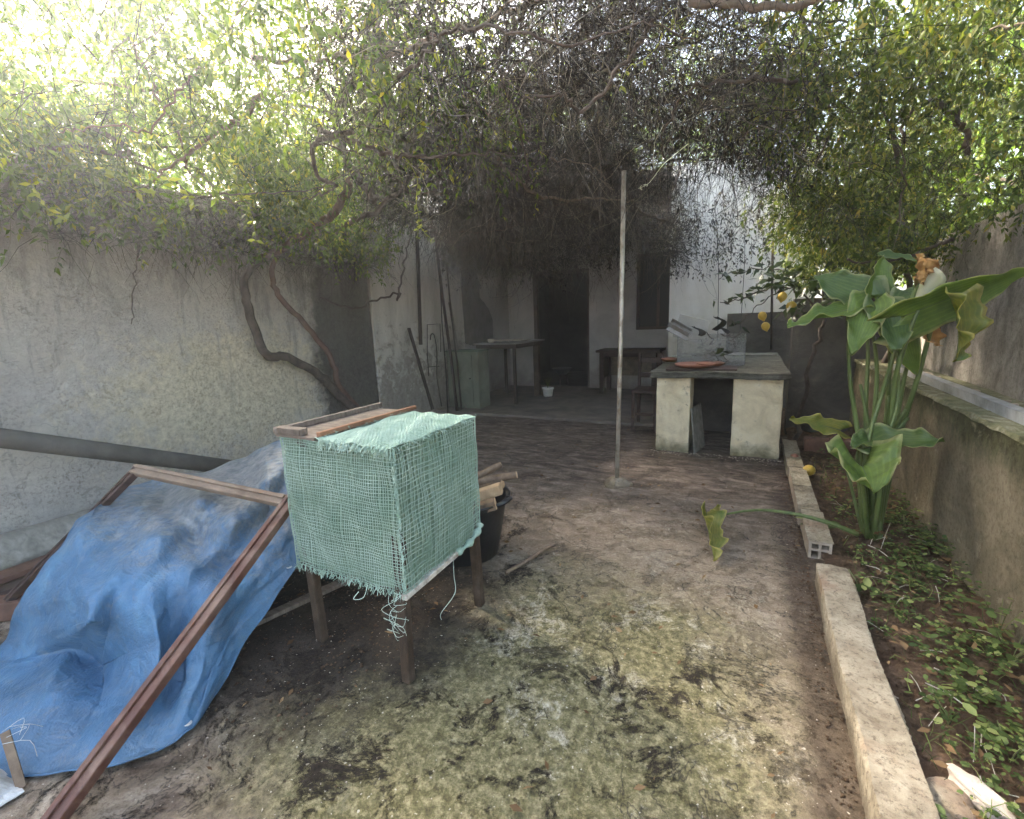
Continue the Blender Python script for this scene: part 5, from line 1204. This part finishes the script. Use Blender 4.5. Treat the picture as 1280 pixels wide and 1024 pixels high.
while len(P) < 400:
    x = random.uniform(.49, .95); y = .75+random.random()**1.1*4.4
    dens = .12+.88*max(0, min(1, (x-.50)/.3)); dens *= .35+.65*(math.sin(x*9+y*4)*math.sin(y*5.1-x*3)*.5+.5)
    if y > 3.6: dens *= .35
    if random.random() < dens: P.append((x, y, soil_z(x, y))); Hh.append(random.uniform(.03, .085)*(1+.6*(x > .85)))
V, F = weed_arrays(P, Hh, .019, 6)
wd_ = np_mesh('ground_weeds', V, F, M['weed']); tag(wd_, 'low green clover and weeds covering the flower bed soil', 'weeds', kind='stuff')
spots = [(1246, 800, .16, .045, 'broad-leaved weed at the right edge below the ochre wall'), (1262, 830, .12, .036, 'leafy weed in front of the broad-leaved one at the right edge'), (1178, 690, .14, .045, 'bushy weed climbing at the foot of the ochre wall'), (1215, 870, .09, .035, 'round-leaved seedling in the middle of the bed'), (1188, 895, .10, .032, 'pale green weed near the two pale stones'), (1130, 660, .12, .04, 'dark weed right beside the lily stalks'), (1020, 655, .09, .045, 'leafy weed touching the hollow bricks'), (1075, 730, .08, .035, 'weed sprouting against the start of the cement kerb'), (1265, 940, .10, .032, 'clover tuft in the lower right corner'), (1150, 720, .10, .035, 'weed in the shade between lily and wall foot')]
for px, py, hgt, lf, lab in spots:
    p = sight(px, py, z=.06); p.x = min(p.x, .93); p.z = soil_z(p.x, p.y)-.005; t = thing('weed_plant', lab, 'weed', p, 'larger weeds in the bed')
    V, F = weed_arrays([tuple(p)], [hgt], lf, 11); np_mesh('leaves', V, F, M['weed'], t)
    mb = MB()
    for k in range(7):
        a = random.uniform(0, 6.28); mb.tube([p, p+Vector((.02*math.cos(a), .02*math.sin(a), hgt*.5)), p+Vector((.05*math.cos(a), .05*math.sin(a), hgt*.95))], .0016, 4)
    mb.build('stems', M['twig_green'], t)
# soil crumbs, litter, pebbles
def chips(n_, fn, s0, s1, mat, name, lab, cat_, flat=.6):
    vs = []; fs = []; o = 0
    for k in range(n_):
        c = Vector(fn()); r_ = random.uniform(s0, s1)*random.random()**.6; r_ = max(r_, s0)
        q = [Vector((random.gauss(0, 1), random.gauss(0, 1), random.gauss(0, flat))).normalized()*r_ for _ in range(1)]
        m = Matrix.Rotation(random.uniform(0, 6), 3, 'Z')
        base = [(1, 0, 0), (-.2, .9, .1), (-.9, -.1, -.1), (.1, -.8, .1), (.1, .1, flat), (0, 0, -flat*.5)]
        for b in base: vs.append(c + m @ (Vector(b)*r_*random.uniform(.7, 1.2)))
        for f in ((0, 1, 4), (1, 2, 4), (2, 3, 4), (3, 0, 4), (1, 0, 5), (2, 1, 5), (3, 2, 5), (0, 3, 5)): fs.append(tuple(o+i for i in f))
        o += 6
    ob = np_mesh(name, np.array([tuple(v) for v in vs]), np.array(fs), mat); return tag(ob, lab, cat_, kind='stuff')
def on_bed():
    x = random.uniform(.48, .94); y = random.uniform(.7, 5); return (x, y, soil_z(x, y)+.003)
chips(3800, on_bed, .004, .016, M['soil'], 'soil_crumbs', 'loose crumbs of brown soil in the flower bed', 'soil')
def on_yard():
    y = random.uniform(.5, 5.5); x = random.uniform(-3.6, .33); return (x, y, .004)
chips(900, on_yard, .0018, .006, M['stone'], 'grit', 'tiny pale grit scattered on the concrete yard', 'grit')
def by_kerb():
    y = random.uniform(.6, 5.2); return (.335-abs(random.gauss(0, .035)), y, .006)
chips(1300, by_kerb, .003, .011, M['soil'], 'kerb_dirt', 'brown dirt collected along the foot of the kerb', 'dirt')
def by_pile():
    return (random.gauss(-1.65, .28), random.gauss(1.35, .35), .005)
chips(900, by_pile, .003, .012, M['soil'], 'pile_dirt', 'dark dirt under the hutch and tarpaulin', 'dirt')
def by_counter(): return (random.uniform(-.85, .35), 4.6-abs(random.gauss(0, .07)), .006)
chips(260, by_counter, .004, .016, M['stone'], 'counter_rubble', 'crumbled plaster along the foot of the counter', 'rubble')
P = inbox(520, (.5, .8, .05), (.94, 4.4, .07)); D = rng.normal(size=P.shape)*.6; D[:, 2] = 1
V, F, J, Dd = ribbon_arrays(P, D, rng.uniform(.04, .14, len(P)), 4, rng.uniform(.002, .004, len(P)), .28, .25)
tag(np_mesh('grass_blades', V, F, M['weed']), 'thin grass blades among the weeds in the bed', 'grass', kind='stuff')
P = inbox(420, (.5, .7, .075), (.94, 4.6, .085)); D = rng.normal(size=P.shape); D[:, 2] = np.abs(D[:, 2])*.2
V, F = leaf_arrays(P, D, rng.uniform(.02, .055, len(P)), rng.uniform(.3, .55, len(P)), np.tile([0, 0, 1.0], (len(P), 1)), droop=0)
tag(np_mesh('bed_litter', V, F, M['dry']), 'brown dead leaves lying on the flower bed soil', 'dry leaves', kind='stuff')
n_ = 420; P = np.stack([rng.uniform(-3.6, .95, n_), rng.uniform(.6, 5.4, n_), np.full(n_, .012)], 1); P[:, 2] = np.where(P[:, 0] > .48, .08, .012); P = P[~((P[:, 0] > .32) & (P[:, 0] < .48))]
D = rng.normal(size=P.shape); D[:, 2] = np.abs(D[:, 2])*.15
V, F = leaf_arrays(P, D, rng.uniform(.015, .045, len(P)), rng.uniform(.3, .5, len(P)), np.tile([0, 0, 1.0], (len(P), 1)), droop=0)
tag(np_mesh('leaf_litter', V, F, M['dry']), 'scattered small dry brown leaves on the ground', 'dry leaves', kind='stuff')
mb = MB()
for k in range(70):
    a = Vector((random.uniform(.5, .92), random.uniform(.8, 3.6), 0)); a.z = soil_z(a.x, a.y)+.012; d = Vector((random.gauss(0, 1), random.gauss(0, 1), random.gauss(.1, .15))).normalized(); L = random.uniform(.05, .16)
    mb.tube([a, a+d*L*.5+Vector((0, 0, .01)), a+d*L], random.uniform(.001, .0022), 4)
tag(mb.build('dry_stalks', M['paleslat']), 'thin pale dry stalks lying among the weeds', 'stalks', kind='stuff')
def rock(c, size, rz, seed):
    rs = np.random.default_rng(seed); bm = bmesh.new(); bmesh.ops.create_icosphere(bm, subdivisions=3, radius=1); ph = rs.uniform(0, 6, 9); mb = MB(); m = Matrix.Rotation(rz, 3, 'Z')
    for v in bm.verts:
        k = v.co; f = 1+.16*math.sin(k.x*3+ph[0])*math.cos(k.y*2.5+ph[1])+.10*math.sin(k.z*5+ph[2]+k.x*4)+.05*math.sin(k.y*9+ph[3])
        q = Vector([math.copysign(abs(c_)**.75, c_) for c_ in k])*f
        mb.v.append(tuple(Vector(c)+m @ Vector((q.x*size[0], q.y*size[1], q.z*size[2]))))
    bm.verts.index_update(); mb.f = [tuple(v.index for v in f.verts) for f in bm.faces]; bm.free(); return mb
tag(rock(sight(1224, 992, z=.07), (.032, .07, .025), .6, 1).build('rubble_stone', M['stone']), 'elongated pale stone at the lower right, nearer the frame edge', 'stone', 'stones in the bed')
tag(rock(sight(1186, 1003, z=.06), (.05, .06, .028), .3, 2).build('rubble_stone', M['kerb']), 'broader mossy stone left of the elongated pale stone', 'stone', 'stones in the bed')

# ---- trees beyond the walls
def tree(name, lab, base, hgt, crown, n_, leaf, mat, grp='trees beyond the walls'):
    t = thing(name, lab, 'tree', base, grp); b = Vector(base); cc = Vector(crown[0])
    branch([b, lerp(b, cc, .35)+Vector((random.gauss(0, .1), random.gauss(0, .1), 0)), lerp(b, cc, .7), cc], .12, .04, 'bark', 'trunk', parent=t)
    mb = MB()
    for k in range(14):
        a = lerp(b, cc, random.uniform(.55, 1)); d = Vector((random.gauss(0, 1)*crown[1][0], random.gauss(0, 1)*crown[1][1], random.gauss(.3, .5)*crown[1][2])); e_ = a+d*.85; e_.x = min(e_.x, -4.7) if b.x < -4 else max(e_.x, 1.9); e_.z = max(e_.z, 1.9); mb.tube(smooth_path([a, lerp(a, e_, .47)+Vector((0, 0, .1)), e_], 4), [.03-.0022*i for i in range(9)], 5)
    mb.build('limbs', M['bark'], t, smooth=True)
    m = max(24, n_//90); U = unit(rng.normal(size=(m, 3)))*(rng.random((m, 1))**.4); cen = np.array(cc) + U*np.array(crown[1])
    P = np.repeat(cen, n_//m, 0); P = P + rng.normal(size=P.shape)*np.array(crown[1])*.13; D = rng.normal(size=P.shape); D[:, 2] -= .4
    V, F = leaf_arrays(P, D, rng.uniform(leaf*.6, leaf*1.3, len(P)), rng.uniform(.35, .55, len(P)))
    o = np_mesh('crown', V, F, M[mat], t); o['kind'] = 'stuff'
hg = thing('hedge', 'leafy hedge just behind the top of the left wall', 'hedge', (-5.2, 2, -.03))
P = inbox(3000, (-6.2, -1.5, 1.6), (-4.6, 6.0, 3.0)); P = P[wavy(P, 1.6, 6) > .42]; D = rng.normal(size=P.shape); D[:, 2] += .2
pinnate(P, D, rng.uniform(.25, .5, len(P)), .07, .45, 'leaf_bg', hg, 'hedge_leaves', .005, 4, .1, .3, keep=.75)
for k in range(6): branch([(-5.2+random.uniform(-.2, .2), -1+k*1.25, -.03), (-5.2, -1+k*1.25, 1.2), (-5.1+random.uniform(-.3, .3), -.9+k*1.25, 2.6)], .04, .012, 'bark', 'stem', parent=hg)
tree('leafy_tree', 'bright leafy tree beyond the left wall at the picture edge', (-7.2, .2, -.03), 4, ((-7.0, .4, 3.0), (2.0, 1.8, 1.5)), 3600, .11, 'leaf_bg')
tree('leafy_tree', 'bright leafy tree beyond the left wall, behind the vine trunk', (-7.4, 3.4, -.03), 4, ((-7.2, 3.4, 3.1), (2.0, 2.0, 1.5)), 3800, .11, 'leaf_bg')
tree('leafy_tree', 'leafy tree beyond the left wall close to the house', (-7.4, 7.2, -.03), 4, ((-7.2, 7.2, 4.0), (1.9, 2.0, 1.8)), 6000, .11, 'leaf_bg')
tree('leafy_tree', 'bright green tree leaning over the stucco wall at right', (3.6, 4.4, -.03), 4, ((3.2, 4.6, 3.0), (1.4, 1.6, 1.6)), 8000, .10, 'leaf_bg')
tree('leafy_tree', 'green tree behind the corner of the garden wall', (2.6, 8.8, -.03), 4, ((2.4, 8.6, 3.3), (1.8, 1.5, 1.9)), 7000, .11, 'leaf_bg')
tree('leafy_tree', 'low bushy tree filling the corner behind the stucco wall', (2.9, 6.4, -.03), 3, ((2.5, 6.3, 2.3), (1.1, 1.1, 1.0)), 6000, .09, 'leaf_bg')
tree('leafy_tree', 'green tree beyond the right wall near the picture edge', (4.6, 1.6, -.03), 4, ((4.0, 2.2, 3.3), (1.4, 1.4, 1.6)), 5000, .10, 'leaf_bg')
tree('leafy_tree', 'tall tree rising behind the house roof', (-2.2, 14.5, -.03), 6, ((-2.2, 14.3, 6.2), (3.6, 2.2, 2.4)), 8000, .14, 'leaf_bg')

# ================================================================== HAZE
mb = MB(); mb.span((-61, -61, -1.1), (61, 81, 9.2)); hz = mb.build('haze', M['soil']); hz['kind'] = 'stuff'; hz['label'] = 'thin pale haze filling the air of the yard'; hz['category'] = 'haze'
hm = bpy.data.materials.new('haze_air'); hm.use_nodes = True; hn = hm.node_tree.nodes; hn.clear()
ho = hn.new('ShaderNodeOutputMaterial'); hv = hn.new('ShaderNodeVolumePrincipled')
hv.inputs['Color'].default_value = (.88, .94, 1.0, 1); hv.inputs['Density'].default_value = .010; hv.inputs['Anisotropy'].default_value = .82
hm.node_tree.links.new(hv.outputs[0], ho.inputs['Volume']); hz.data.materials.clear(); hz.data.materials.append(hm)
